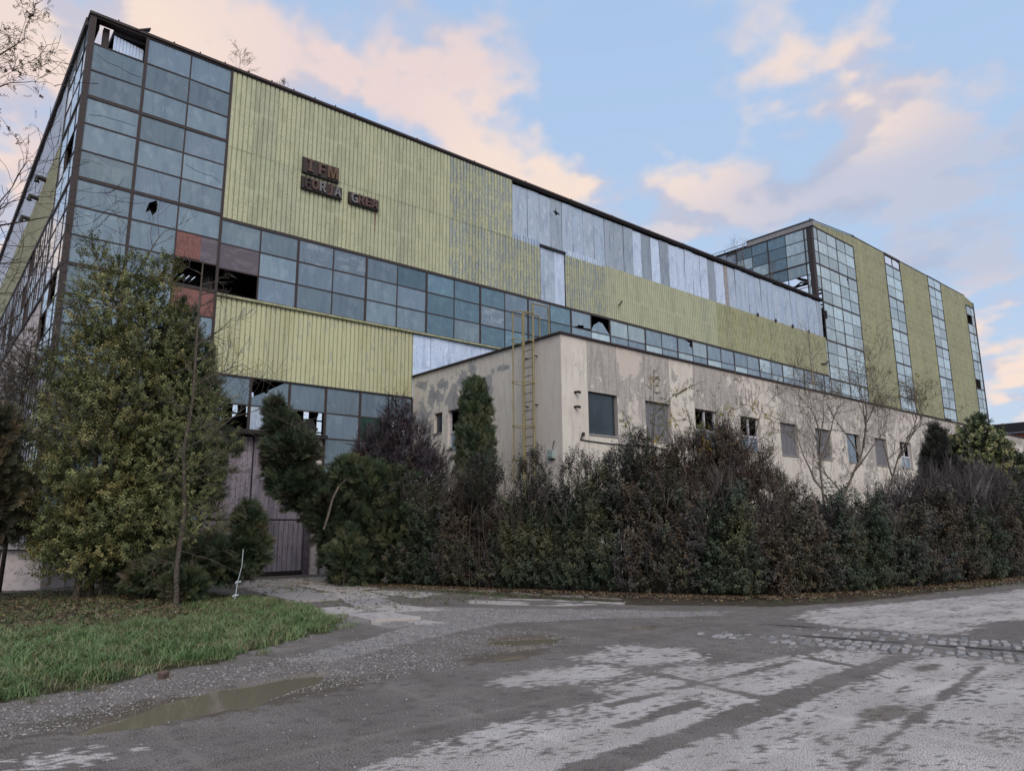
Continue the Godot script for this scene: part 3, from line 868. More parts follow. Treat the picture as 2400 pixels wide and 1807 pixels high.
	for k in 3:
		bar(o, f, "far_transom", 0.0, 47.7, 9.5 + k, 9.62 + k, -33.12, -33.0, M.dark_steel)
	bar(o, f, "end_wall", 47.60, 47.68, 0.0, 17.7, -33.0, -0.35, M.dark_steel)  # unseen wall, added to keep the hall dark inside
	for i in 9:
		bar(o, f, "steel_column", 4.3 + i * 5.6, 4.6 + i * 5.6, 0.0, 17.6, -1.2, -0.8, M.dark_steel)
		bar(o, f, "roof_beam", 4.35 + i * 5.6, 4.55 + i * 5.6, 16.9, 17.5, -32.9, -0.5, M.dark_steel)
	bar(o, f, "crane_rail", 0.4, 47.0, 9.7, 10.1, -2.1, -1.7, M.dark_steel)
	bar(o, f, "crane_rail", 0.4, 47.0, 13.3, 13.7, -31.0, -30.6, M.dark_steel)
	bar(o, f, "hall_floor", 0.2, 47.6, 0.0, 0.04, -33.0, -0.35, M.dark_steel)

# ------------------------------------------------------------------ the tall hall at the far end
func build_tall_hall() -> void:
	var o := thing("tall_hall", "taller factory hall at the far end with olive corrugated bays between columns of panes painted pale as if backlit", "factory")
	var f := Transform3D(Basis(), Vector3(0, 0, -0.6))
	var s := wall_frame(48.06)
	var o4 := ["old0", "old1", "old2", "old3", "old0"]
	var row := 0.993
	var top := 24.15
	var rows := 18
	var cols := [48.42, 49.09, 50.61, 52.14, 53.66, 55.17]
	for c in 5:
		for k in rows:
			var v1 := top - row * k
			if c == 0 and k >= 5 and k < 9:
				continue
			if c == 3 and k == 3:
				broken(o, f, "window_pane", rect(cols[3], cols[4], v1 - row, v1), poly([53.2, 21.3, 53.8, 21.3, 53.8, 20.4, 53.55, 20.6, 53.4, 21.0]), 0.008, 0.0, M.backlit_glass0)
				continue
			pane(o, f, cols[c], cols[c + 1], v1 - row, v1, 0.0, glass("backlit_glass"))
		mullion(o, f, cols[c + 1], top - row * rows, top, c % 2 == 0)
	for k in rows + 1:
		transom(o, f, 48.42, 55.17, top - row * k, k % 3 == 0)
	bar(o, f, "corner_post", 48.06, 48.42, 6.0, 24.1, -0.3, 0.06, M.rust)
	# the strips of panes and the sheet bays between them
	for p in [[61.2, 62.78, 64.36, 25.05], [70.76, 72.34, 73.9, 25.05], [80.5, 81.9, 82.72, 24.15]]:
		var first := 0
		if p[3] > 25.0:
			first = -1
		for c in 2:
			for k in range(first, rows):
				var v1 := top - row * k
				if k == -1 and p[0] < 62.0:
					continue
				if (p[0] > 70.0 and p[0] < 71.0 and c == 0 and k == 13) or (p[0] > 80.0 and c == 0 and (k == 1 or k == 8)):
					bar(o, f, "pane_stump", p[c] + 0.45, p[c] + 0.62, v1 - row, v1, -0.6, -0.5, M.dark_steel)
					continue
				pane(o, f, p[c], p[c + 1], v1 - row, minf(v1, 25.05), 0.0, glass("backlit_glass"))
		for c in 3:
			mullion(o, f, p[c], top - row * rows, top - row * first, c != 1)
		for k in range(first, rows + 1):
			transom(o, f, p[0], p[2], top - row * k, (k + 3) % 3 == 0 or k == -1)
	bar(o, f, "strip_head", 61.15, 64.4, 25.0, 25.16, -0.1, 0.05, M.rust)
	var levels := [6.3, 9.27, 12.25, 15.23, 18.21, 21.19, 24.17]
	for bay in [[55.2, 61.15], [64.4, 70.71], [73.95, 80.45]]:
		for k in 6:
			clad(o, f, bay[0], bay[1], levels[k], levels[k + 1] + 0.02, o4)
		clad(o, f, bay[0], bay[1], 24.17, 25.12, o4)
		bar(o, f, "coping", bay[0], bay[1], 25.10, 25.17, -0.25, 0.03, M.dark_steel)
	clad(o, f, 48.08, 55.2, 24.17, 24.55, o4, 0.17, 5, 25.1)
	clad(o, f, 80.48, 82.9, 24.17, 25.1, ["olive0", "olive1"], 0.17, 5, 24.75)
	bar(o, f, "coping", 70.71, 73.95, 25.08, 25.15, -0.2, 0.03, M.dark_steel)
	bar(o, f, "corner_post", 82.72, 82.95, 6.0, 24.8, -0.3, 0.04, M.rust)
	part("roof_coping", rod([Vector3(48.0, 24.6, -0.55), Vector3(55.4, 25.16, -0.55)], 0.05, 4), M.far_roof, o)
	# --- side that looks back along the roof of the long hall
	var su := [-7.05, -5.62, -4.2, -2.68, -1.12, -0.92]
	for c in 5:
		for k in 7:
			var v1 := 24.0 - 0.94 * k
			if (c == 3 or c == 2) and k >= 4:
				continue
			if c == 4 and k == 6:
				continue
			if c >= 4:
				pane(o, s, su[4], -0.93, v1 - 0.94, v1, 0.0, glass("backlit_glass"))
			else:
				pane(o, s, su[c], su[c + 1], v1 - 0.94, v1, 0.0, M["teal%d" % (rng.randi() % 8)] if (k == 0 and c < 2) or c == 2 or rng.randf() < 0.1 else glass("backlit_glass"))
		mullion(o, s, su[c], 17.6, 24.05, c % 2 == 0)
	for k in 8:
		transom(o, s, -7.05, -0.9, 24.0 - 0.94 * k, k % 3 == 0)
	var u := -7.1
	while u > -25.0:
		pane(o, s, u - 0.95, u, 6.0, 24.0, 0.0, M[["zinc1", "zinc3", "side_sheet"][rng.randi() % 3]], "flat_sheet")
		u -= 0.96
	bar(o, s, "fascia", -6.0, -0.3, 24.04, 24.42, -0.2, 0.06, M.concrete)
	bar(o, s, "fascia", -25.0, -6.0, 24.04, 24.16, -0.2, 0.06, M.dark_steel)
	bar(o, s, "roof_edge", -6.0, -0.3, 24.42, 24.52, -0.3, 0.1, M.roof_felt)
	bar(o, s, "handrail", -25.0, -5.9, 24.40, 24.44, -0.1, -0.06, M.rust)
	for i in 9:
		bar(o, s, "handrail_post", -8.2 - i * 2.0, -8.16 - i * 2.0, 24.1, 24.42, -0.1, -0.06, M.rust)
	bar(o, s, "bare_wall", -25.0, -0.9, 0.0, 17.3, -0.3, -0.1, M.dark_steel)
	# --- roof with a hole over bare trusses, far walls
	var fr := Transform3D()
	bar(o, fr, "roof", 48.1, 83.0, 23.80, 23.96, -4.0, -0.8, M.roof_felt)
	bar(o, fr, "roof", 72.0, 83.0, 23.80, 23.96, -25.0, -4.0, M.roof_felt)
	bar(o, fr, "roof", 48.1, 57.0, 23.80, 23.96, -25.0, -4.0, M.roof_felt)
	bar(o, fr, "roof", 57.0, 72.0, 23.80, 23.96, -25.0, -18.0, M.roof_felt)
	for i in 8:
		bar(o, fr, "roof_purlin", 57.0, 72.0, 23.6, 23.75, -5.2 - i * 1.7, -5.05 - i * 1.7, M.dark_steel)
	for i in 6:
		var x := 55.0 + i * 3.4
		part("roof_truss", rod([Vector3(x, 23.5, -1.0), Vector3(x, 22.0, -4.0), Vector3(x, 23.5, -7.0), Vector3(x, 22.0, -10.0), Vector3(x, 23.5, -13.0), Vector3(x, 22.0, -16.0), Vector3(x, 23.5, -19.0)], 0.09, 5), M.dark_steel, o)
		part("truss_chord", rod([Vector3(x, 22.0, -1.0), Vector3(x, 22.0, -20.0)], 0.1, 5), M.dark_steel, o)
	bar(o, fr, "far_wall", 48.1, 83.0, 0.0, 16.0, -25.2, -25.0, M.dark_steel)
	bar(o, fr, "far_wall", 48.1, 83.0, 21.0, 23.8, -25.2, -25.0, M.dark_steel)
	bar(o, fr, "end_wall", 82.8, 82.95, 0.0, 23.9, -25.0, -0.95, M.olive0)
	for i in 24:
		bar(o, fr, "far_mullion", 48.5 + i * 1.45, 48.65 + i * 1.45, 16.0, 21.0, -25.15, -25.0, M.dark_steel)

# ------------------------------------------------------------------ the plastered annex
var bare_level := -0.5     # how much of a panel's paint is gone

func plaster_color(u: float, v: float, seedy: float, front: bool) -> Color:
	var n := fine.get_noise_2d(u * 0.9 + seedy, v * 0.7)
	var n2 := warp.get_noise_2d(u * 1.2 + seedy * 3.0, v * 0.9 + 5.0)
	var streak := fine.get_noise_2d(u * 3.2 + seedy, v * 0.28)
	var c := Color(0.71, 0.645, 0.575).lerp(Color(0.755, 0.71, 0.625), clampf(0.5 + n2 * 1.5, 0, 1))
	c = c.lerp(Color(0.50, 0.43, 0.375), smoothstep(0.05, 0.45, streak) * 0.42)
	if front:
		# old grey render where the paint has gone, panel by panel
		var rough := fine.get_noise_2d(u * 3.5 + 20.0, v * 3.5)
		var bare := smoothstep(-0.02, 0.05, n * 0.55 + n2 * 0.5 + rough * 0.22 + bare_level + (v - 6.3) * 0.07)
		c = c.lerp(Color(0.33, 0.305, 0.285).lerp(Color(0.50, 0.47, 0.44), clampf(0.45 + streak * 1.6 + rough * 0.9, 0, 1)), bare * 0.9)
		var d := Vector2(u - 15.6, v - 7.1).length()
		c = c.lerp(Color(0.66, 0.575, 0.51), smoothstep(0.66, 0.60, d + n * 0.3 + rough * 0.15))
		if u > 22.5 and u < 23.3 and v > 6.3 and v < 7.0 and fposmod(u, 0.22) < 0.08:
			c = c.lerp(Color(0.20, 0.14, 0.11), 0.7)
	else:
		var spots := 0.0
		for p in [[1.5, 6.5, 0.6, 0.4], [0.8, 5.8, 0.5, 0.5], [2.9, 6.1, 0.55, 0.68], [3.3, 6.9, 0.3, 0.35], [2.1, 6.9, 0.45, 0.25], [4.9, 6.3, 0.24, 0.55], [4.0, 7.0, 0.22, 0.5], [5.8, 6.9, 0.6, 0.1], [0.6, 7.1, 0.4, 0.2], [1.1, 5.2, 0.3, 0.4]]:
			var dx: float = (u - p[0]) / p[2]
			var dy: float = (v - p[1]) / p[3]
			spots = maxf(spots, 1.3 - sqrt(dx * dx + dy * dy) + n * 1.1 + fine.get_noise_2d(u * 4.0, v * 4.0) * 0.35)
		c = c.lerp(Color(0.32, 0.325, 0.34).lerp(Color(0.42, 0.415, 0.41), clampf(0.5 + n * 2.0, 0, 1)), smoothstep(0.30, 0.36, spots))
		c = c.lerp(Color(0.62, 0.55, 0.50), smoothstep(6.2, 7.6, u) * 0.5)
	# damp rising at the foot and dirt under the eaves
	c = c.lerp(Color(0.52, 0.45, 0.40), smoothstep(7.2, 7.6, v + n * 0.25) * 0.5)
	return c

func wall_panel(o: Node3D, f: Transform3D, u0: float, u1: float, v0: float, v1: float, step: float, seedy: float, front: bool, called := "wall_panel") -> void:
	var nu := maxi(1, int(round((u1 - u0) / step)))
	var nv := maxi(1, int(round((v1 - v0) / step)))
	var v := PackedVector3Array()
	var col := PackedColorArray()
	var nor := PackedVector3Array()
	for j in nv + 1:
		for i in nu + 1:
			var a := lerpf(u0, u1, float(i) / nu)
			var b := lerpf(v0, v1, float(j) / nv)
			v.append(Vector3(a, b, 0))
			nor.append(Vector3(0, 0, 1))
			col.append(plaster_color(a, b, seedy, front))
	var ix := PackedInt32Array()
	for j in nv:
		for i in nu:
			var k := j * (nu + 1) + i
			ix.append_array([k, k + nu + 1, k + nu + 2, k, k + nu + 2, k + 1])
	# returned edges, so that the joints are grooves
	var corners := [Vector3(u0, v0, 0), Vector3(u1, v0, 0), Vector3(u1, v1, 0), Vector3(u0, v1, 0)]
	for e in 4:
		var a: Vector3 = corners[e]
		var b: Vector3 = corners[(e + 1) % 4]
		var k := v.size()
		var nn := (b - a).cross(Vector3(0, 0, 1)).normalized()
		for q in [a, b, b + Vector3(0, 0, -0.2), a + Vector3(0, 0, -0.2)]:
			v.append(q)
			nor.append(nn)
			col.append(plaster_color(q.x, q.y, seedy, front))
		ix.append_array([k, k + 1, k + 2, k, k + 2, k + 3])
	var arr := []
	arr.resize(Mesh.ARRAY_MAX)
	arr[Mesh.ARRAY_VERTEX] = v
	arr[Mesh.ARRAY_NORMAL] = nor
	arr[Mesh.ARRAY_COLOR] = col
	arr[Mesh.ARRAY_INDEX] = ix
	var me := ArrayMesh.new()
	me.add_surface_from_arrays(Mesh.PRIMITIVE_TRIANGLES, arr)
	part(called, me, M.plaster, o, f)

func window_in(o: Node3D, f: Transform3D, u0: float, u1: float, v0: float, v1: float, look: String) -> void:
	var w := Node3D.new()
	w.name = "window"
	o.add_child(w, true)
	bar(w, f, "sill", u0, u1, v0, v0 + 0.04, -0.17, 0.04, M.concrete)
	if look == "board":
		var b := bar(w, f, "board", u0 + 0.02, u1 - 0.02, v0 + 0.04, v1 - 0.02, -0.13, -0.11, M.hardboard)
		b.rotation.z += 0.004
	elif look == "dark":
		bar(w, f, "pane", u0 + 0.02, u1 - 0.02, v0 + 0.04, v1 - 0.02, -0.135, -0.125, M.dark_glass)
	elif look == "open":
		bar(w, f, "frame", u0, u0 + 0.07, v0 + 0.04, v1, -0.16, -0.10, M.white_frame)
		bar(w, f, "frame", u1 - 0.07, u1, v0 + 0.04, v1, -0.16, -0.10, M.white_frame)
		bar(w, f, "frame", (u0 + u1) / 2 - 0.04, (u0 + u1) / 2 + 0.04, v0 + 0.04, v1 - 0.07, -0.16, -0.10, M.white_frame)
		bar(w, f, "frame", u0 + 0.07, u1 - 0.07, v1 - 0.07, v1, -0.16, -0.10, M.dark_steel)
		bar(w, f, "frame", u0 + 0.07, u1 - 0.07, v0 + 0.42 * (v1 - v0), v0 + 0.42 * (v1 - v0) + 0.09, -0.165, -0.095, M.white_frame)
		bar(w, f, "pane", u0 + 0.07, u1 - 0.07, v0 + 0.04, v0 + 0.42 * (v1 - v0), -0.14, -0.13, M.glass0)
	else:
		bar(w, f, "pane", u0 + 0.02, u1 - 0.3, v0 + 0.04, v1 - 0.02, -0.135, -0.125, M.glass7)

func build_annex() -> void:
	var o := thing("annex", "long low annex of peeling beige plaster with a row of boarded windows", "building")
	var f := Transform3D(Basis(), Vector3(0, 0, 8.583))
	var s := wall_frame(12.4)
	# front: bays of 1.47 m, every second one with a window
	wall_panel(o, f, 12.41, 13.57, 0.0, 7.52, 0.07, 3.0, true)
	var looks := ["dark", "board", "open", "open", "board", "board", "glass", "board", "open", "board", "board", "board", "glass", "board"]
	var u := 13.585
	for i in 14:
		var a := u
		var b := u + 1.36
		var step := 0.05 if i < 3 else (0.07 if i < 6 else 0.1)
		bare_level = -0.6
		var sd := 10.0 + i * 7.0
		wall_panel(o, f, a, b, 0.0, 4.42, step, sd, true)
		bare_level = [0.40, 0.34, 0.42, -0.02, 0.34, 0.28, 0.18, 0.3, 0.15, 0.1, 0.1, 0.0, 0.1, 0.1][i]
		wall_panel(o, f, a, b, 5.83, 7.52, step, sd, true)
		window_in(o, f, a, b, 4.42, 5.83, looks[i])
		u += 2.82 if i < 2 else 2.955
		bare_level = [0.22, -0.2, 0.16, -0.12, 0.16, 0.06, 0.2, 0.05, 0.0, 0.0, -0.1, 0.0, 0.0, 0.0][i]
		wall_panel(o, f, b + 0.015, u - 0.015, 0.0, 7.52, step, sd + 3.0, true)
	wall_panel(o, f, u, 62.0, 0.0, 7.52, 0.4, 140.0, true)
	# the end wall that faces the door of the hall, with two windows
	wall_panel(o, s, 0.0, 1.56, 0.0, 7.52, 0.045, 0.0, false)
	wall_panel(o, s, 1.56, 2.10, 5.85, 7.52, 0.045, 0.0, false)
	wall_panel(o, s, 1.56, 2.10, 0.0, 5.04, 0.045, 0.0, false)
	wall_panel(o, s, 2.10, 2.46, 0.0, 7.52, 0.045, 0.0, false)
	wall_panel(o, s, 2.46, 3.95, 5.85, 7.52, 0.045, 0.0, false)
	wall_panel(o, s, 2.46, 3.95, 0.0, 4.35, 0.045, 0.0, false)
	wall_panel(o, s, 3.95, 8.575, 0.0, 7.52, 0.045, 0.0, false)
	window_in(o, s, 1.56, 2.10, 5.04, 5.85, "dark")
	window_in(o, s, 2.46, 3.95, 4.35, 5.85, "open")
	# roof slab with its dark lip, floor between, back lining
	bar(o, Transform3D(), "roof", 12.45, 62.0, 7.30, 7.50, 0.1, 8.5, M.roof_felt)
	bar(o, f, "roof_edge", 12.32, 62.0, 7.53, 7.585, -0.3, 0.08, M.rust)
	bar(o, s, "roof_edge", 0.0, 8.28, 7.53, 7.585, -0.3, 0.08, M.rust)
	bar(o, Transform3D(), "inner_wall", 12.8, 60.0, 0.0, 7.3, 5.0, 5.1, M.dark_steel)
	# small fixtures
	for p in [[12.98, 5.72], [12.96, 5.25]]:
		part("lamp_stub", rod([Vector3(p[0], p[1], 8.58), Vector3(p[0] + 0.02, p[1], 8.7), Vector3(p[0] + 0.1, p[1] - 0.02, 8.74)], 0.045), M.black_trim, o)
	part("cable", rod([Vector3(13.22, 4.4, 8.66), Vector3(13.15, 4.24, 8.61), Vector3(13.5, 4.22, 8.61), Vector3(14.3, 4.2, 8.61), Vector3(15.2, 4.2, 8.61), Vector3(16.2, 4.24, 8.61), Vector3(17.5, 4.2, 8.61)], 0.018), M.black_trim, o)
	part("cable_end", rod([Vector3(13.22, 4.34, 8.66), Vector3(13.23, 4.46, 8.68)], 0.05), M.black_trim, o)
	var b := Node3D.new()
	b.name = "meter_box"
	o.add_child(b)
	bar(b, s, "case", 8.02, 8.27, 3.64, 3.90, 0.0, 0.13, M.box_paint)
	bar(b, s, "lid", 8.03, 8.26, 3.69, 3.89, 0.13, 0.145, M.box_paint)
	bar(b, s, "lip", 8.04, 8.25, 3.61, 3.64, 0.02, 0.11, M.black_trim)
	part("cable", rod([Vector3(12.33, 3.9, 8.2), Vector3(12.36, 4.1, 8.22), Vector3(12.37, 4.2, 8.25)], 0.012), M.black_trim, b)

# ------------------------------------------------------------------ what stands farther off
func build_surroundings() -> void:
	var o := thing("brick_workshop", "distant red brick building with a dark flat roof past the tall hall", "building")
	var f := wall_frame(95.0)
	bar(o, f, "wall", -20.0, 6.0, 0.0, 11.75, -12.0, 0.0, M.far_brick)
	bar(o, f, "roof", -20.6, 6.6, 11.95, 12.95, -12.5, 0.4, M.far_roof)
	bar(o, f, "gutter", -20.3, 6.3, 11.75, 11.95, -12.3, 0.2, M.zinc2)
	for i in 6:
		bar(o, f, "window", -18.0 + i * 4.0, -16.4 + i * 4.0, 9.2, 11.0, -0.1, 0.03, M.dark_glass)
	o = thing("white_shed", "low white rendered shed with a concrete cap behind the leaves by the hall's corner", "shed")
	var t := Transform3D(Basis.from_euler(Vector3(0, -0.7, 0)), Vector3(-0.75, 0, 0.1))
	bar(o, t, "wall", -0.35, 0.12, 0.0, 1.08, -1.2, 0.0, M.red_sheet).material_override = M.white_wall
	bar(o, t, "door", 0.14, 1.3, 0.0, 1.05, -1.1, -0.06, M.white_wall)
	bar(o, t, "roof_slab", -0.5, 1.4, 1.08, 1.22, -1.4, 0.15, M.concrete)
	bar(o, t, "post", -0.2, -0.12, 0.0, 0.2, 0.0, 0.03, M.black_trim)

# ------------------------------------------------------------------ rails and setts across the yard
func build_track() -> void:
	var o := thing("railway_track", "", "", "", "structure")
	var a := Vector3(7.14, 0, 17.48)
	var d := Vector3(1.14, 0, 3.64).normalized()
	var q := Vector3(d.z, 0, -d.x)       # towards the second rail
	var turn := atan2(d.x, d.z)
	for r in 2:
		var base := a + q * (0.98 * r)
		for i in 2:
			# head and flange side by side with the groove for the wheel between them
			var w := 0.042 if i == 0 else 0.02
			var off := 0.0 if i == 0 else 0.09
			part("rail", box(Vector3(w, 0.12, 8.5)), M.dark_steel, o, Transform3D(Basis.from_euler(Vector3(0, turn, 0)), base + q * off + d * (3.9 if r == 0 else 4.6) + Vector3(0, -0.058, 0)))
	var shapes := []
	for i in 5:
		var st := begin()
		st.set_smooth_group(-1)
		var hw := 0.066 + rng.randf() * 0.018
		var hl := 0.046 + rng.randf() * 0.014
		var ring := []
		for l in 3:
			var g: float = [1.0, 0.98, 0.78][l]
			var y: float = [-0.05, 0.012, 0.03][l]
			var rr := []
			for k in 8:
				var sx: float = [1, 1, 0.6, -0.6, -1, -1, -0.6, 0.6][k]
				var sz: float = [-0.55, 0.55, 1, 1, 0.55, -0.55, -1, -1][k]
				rr.append(Vector3(sx * hw * g + rng.randf_range(-0.006, 0.006), y + rng.randf_range(-0.004, 0.004), sz * hl * g + rng.randf_range(-0.006, 0.006)))
			ring.append(rr)
		for l in 2:
			for k in 8:
				var n := (k + 1) % 8
				quad(st, ring[l][n], ring[l + 1][n], ring[l + 1][k], ring[l][k])
		for k in range(1, 7):
			tri(st, ring[2][0], ring[2][k + 1], ring[2][k])
		shapes.append(done(st))
	var areas := [poly([5.95, 17.75, 7.0, 17.55, 7.2, 18.0, 7.6, 19.2, 7.95, 20.2, 7.6, 20.35, 6.95, 20.3, 6.6, 19.6, 6.55, 18.9, 6.3, 18.6]), poly([7.75, 18.9, 8.2, 18.1, 8.6, 18.7, 8.9, 19.6, 9.0, 20.6, 8.25, 20.7, 8.0, 19.9]), poly([7.15, 20.6, 7.85, 20.5, 8.05, 21.3, 7.95, 22.0, 7.2, 22.0, 7.05, 21.2]), poly([8.25, 20.7, 9.1, 20.6, 9.6, 23.0, 8.9, 23.0])]
	var count := 0
	var spots := []
	for i in range(-13, 15):
		for j in range(-2, 48):
			var p := a + q * (i * 0.168 + (0.08 if j % 2 else 0.0)) + d * (j * 0.122)
			var near := absf((p - a).dot(q))
			if near < 0.11 or absf(near - 1.0) < 0.11:
				continue
			var inside := false
			var w := Vector2(p.x + warp.get_noise_2d(p.x * 4.0, p.z * 4.0) * 0.35, p.z + warp.get_noise_2d(p.x * 4.0 + 9.0, p.z * 4.0) * 0.4)
			for area in areas:
				inside = inside or Geometry2D.is_point_in_polygon(w, area)
			if not inside or rng.randf() < 0.07 or p.x > 9.4:
				continue
			count += 1
			var b := Basis.from_euler(Vector3(rng.randf_range(-0.09, 0.09), turn + rng.randf_range(-0.12, 0.12), rng.randf_range(-0.09, 0.09)))
			spots.append([Vector3(-2.8, 0, 24.3).distance_to(p), Transform3D(b, p + Vector3(rng.randf_range(-0.015, 0.015), rng.randf_range(-0.036, 0.0), rng.randf_range(-0.015, 0.015)))])
	spots.sort_custom(func(x, y): return x[0] < y[0])
	var st := begin()
	for i in spots.size():
		var shape: Mesh = shapes[rng.randi() % 5]
		if i < 295:
			part("cobblestone", shape, M.sett if rng.randf() < 0.55 else M.sett_dark, o, spots[i][1])
		else:
			st.append_from(shape, 0, spots[i][1])
	if spots.size() > 295:
		part("cobblestones", st.commit(), M.sett, o).set_meta("kind", "stuff")

# ------------------------------------------------------------------ slabs of the drive to the big door
func build_driveway() -> void:
	var o := thing("driveway", "", "", "", "structure")
	var slabs := [
		[4.00, 8.95, 3.62, 10.2, 4.35, 10.3, 4.85, 9.3], [3.62, 10.25, 3.50, 11.4, 4.40, 11.4, 4.36, 10.35], [3.62, 11.9, 3.52, 13.0, 4.38, 13.2, 4.36, 12.1],
		[3.5, 13.06, 3.50, 13.75, 4.5, 13.85, 4.42, 13.26], [4.9, 9.2, 4.5, 10.6, 5.4, 10.9, 5.8, 9.4], [4.5, 10.7, 4.55, 11.9, 5.6, 12.2, 5.45, 11.0],
		[4.1, 6.6, 4.0, 8.8, 4.95, 9.0, 5.2, 6.9], [5.3, 7.0, 5.05, 9.1, 6.1, 9.3, 6.5, 7.2], [6.6, 7.3, 6.3, 9.3, 6.9, 10.6, 7.5, 9.6, 7.3, 7.6],
		[6.15, 9.5, 5.95, 10.9, 6.6, 11.6, 6.95, 10.8, 6.35, 9.6], [6.7, 11.5, 7.0, 10.9, 7.9, 12.4, 8.5, 13.6, 7.6, 13.2, 7.1, 12.4], [4.5, 4.2, 4.3, 6.4, 5.6, 6.7, 5.9, 4.4], [6.0, 4.4, 5.7, 6.7, 7.1, 7.0, 7.2, 4.6], [7.75, 11.3, 8.05, 12.2, 8.9, 13.9, 9.1, 13.8, 8.4, 12.2],
		[4.4, 1.6, 4.45, 4.0, 6.3, 4.2, 6.3, 1.6], [6.4, 1.6, 6.4, 4.2, 8.4, 4.4, 8.4, 1.6]]
	for p in slabs:
		var pts := PackedVector2Array()
		var q := poly(p)
		# ragged edges
		for i in q.size():
			var a := q[i]
			var b := q[(i + 1) % q.size()]
			var n := int(ceil(a.distance_to(b) / 0.16))
			for k in n:
				var c := a.lerp(b, float(k) / n)
				pts.append(c + Vector2(rng.randf_range(-0.025, 0.025), rng.randf_range(-0.025, 0.025)))
		for i in pts.size():
			pts[i].y = -pts[i].y
		var t := Basis.from_euler(Vector3(-PI / 2 + rng.randf_range(-0.004, 0.004), 0, rng.randf_range(-0.002, 0.002)))
		part("concrete_slab", plate(pts, 0.10), M.slab if rng.randf() < 0.7 else M.sett, o, Transform3D(t, Vector3(0, -0.036 + rng.randf_range(-0.008, 0.008), 0)))
	# low broken kerb stones before the hedge
	for p in [[8.55, 8.5, 0.5], [8.95, 9.6, 0.45], [9.3, 10.9, 0.4], [9.55, 12.0, 0.35], [9.85, 12.9, 0.35]]:
		part("kerb_stone", box(Vector3(0.13, 0.12, 0.8)), M.kerb, o, Transform3D(Basis.from_euler(Vector3(rng.randf_range(-0.06, 0.06), p[2] * 0.6, rng.randf_range(-0.25, 0.25))), Vector3(p[0] - 0.4 + rng.randf_range(-0.1, 0.1), -0.03, p[1])))

# ------------------------------------------------------------------ cage ladder
func build_ladder() -> void:
	var o := thing("roof_ladder", "yellow steel cage ladder climbing the annex end wall to its roof", "ladder")
	var x := 12.22
	var m: Material = M.ladder_paint
	for z in [7.03, 7.49]:
		var far: bool = z < 7.2
		var tall := 8.55 if far else 8.75
		part("stile", rod([Vector3(x, 2.2, z), Vector3(x, tall, z)], 0.036, 6), m, o)
		part("handhold", rod([Vector3(x, tall, z), Vector3(x + 0.7, tall, z), Vector3(x + 0.72, 7.6, z)], 0.028, 6), m, o)
	for i in 18:
		part("rung", rod([Vector3(x, 2.4 + i * 0.283, 7.03), Vector3(x, 2.4 + i * 0.283, 7.49)], 0.012, 6), M.rust, o)
	for y in [8.40, 7.50, 6.12, 4.72, 3.66]:
		var pts := []
		for k in 13:
			var a := PI * k / 12.0
			pts.append(Vector3(x - sin(a) * 0.66, y - (0.03 if y < 8.0 else 0.0), 7.26 - cos(a) * 0.30))
		part("hoop", rod(pts, 0.017, 6), m, o)
	for a in [0.75, 1.571, 2.4]:
		part("cage_strap", rod([Vector3(x - sin(a) * 0.66, 3.0, 7.26 - cos(a) * 0.30), Vector3(x - sin(a) * 0.66, 8.4, 7.26 - cos(a) * 0.30)], 0.015, 6), m, o)
	for y in [3.9, 5.4, 7.0]:
		for z in [7.03, 7.49]:
			part("bracket", rod([Vector3(x, y, z), Vector3(12.40, y, z)], 0.022, 6), M.rust, o)

# ------------------------------------------------------------------ lettering
func build_signs() -> void:
	var rows := [["IFM", 7.29, 8.76, 14.80, 15.40, "rusty top plate of the wall sign with worn block letters", ["sign_letter", "sign_letter", "sign_ochre"], 0.50],
		["FORJA", 7.28, 8.92, 14.15, 14.62, "rusty lower wall plate with five letters, the third one silvery", ["sign_plate", "sign_letter", "sign_pale", "sign_letter", "sign_pale"], 0.40],
		["GREA", 9.24, 10.54, 14.14, 14.58, "separate small wall plate with four letters above a rust streak", ["sign_pale", "sign_letter", "sign_letter", "sign_letter"], 0.40]]
	for r in rows:
		var o := thing("wall_sign", r[5], "sign", "letter plates on the yellow wall")
		var f := Transform3D()
		bar(o, f, "plate", r[1], r[2], r[3], r[4], 0.02, 0.09, M.sign_plate)
		bar(o, f, "lower_edge", r[1], r[2], r[3] - 0.03, r[3], 0.01, 0.13, M.black_trim)
		bar(o, f, "side_edge", r[1] - 0.02, r[1], r[3], r[4], 0.01, 0.12, M.black_trim)
		var text: String = r[0]
		var font := SystemFont.new()
		font.font_names = PackedStringArray(["Droid Sans"])
		font.font_weight = 700
		var x: float = r[1] + 0.05
		var wide: float = (r[2] - r[1] - 0.1) / text.length()
		for i in text.length():
			var t := TextMesh.new()
			t.text = text[i]
			t.font = font
			t.font_size = 64
			t.pixel_size = r[7] / 47.0
			t.depth = 0.09
			var aabb := t.get_aabb()
			var k := minf(1.0, wide * 0.92 / maxf(aabb.size.x, 0.01))
			var c := aabb.get_center()
			var share := wide
			part("letter", t, M[r[6][i]], o, Transform3D(Basis().scaled(Vector3(k, 1, 1)), Vector3(x + share / 2 - c.x * k, (r[3] + r[4]) / 2 - c.y, 0.13)))
			x += share
	# rust that has run down below the last letter
	part("rust_run", plate(poly([10.42, 14.12, 10.49, 14.12, 10.47, 13.6, 10.46, 13.15, 10.44, 13.5]), 0.004), M.red_sheet, get_node("factory_hall"), Transform3D(Basis(), Vector3(0, 0, 0.012)))

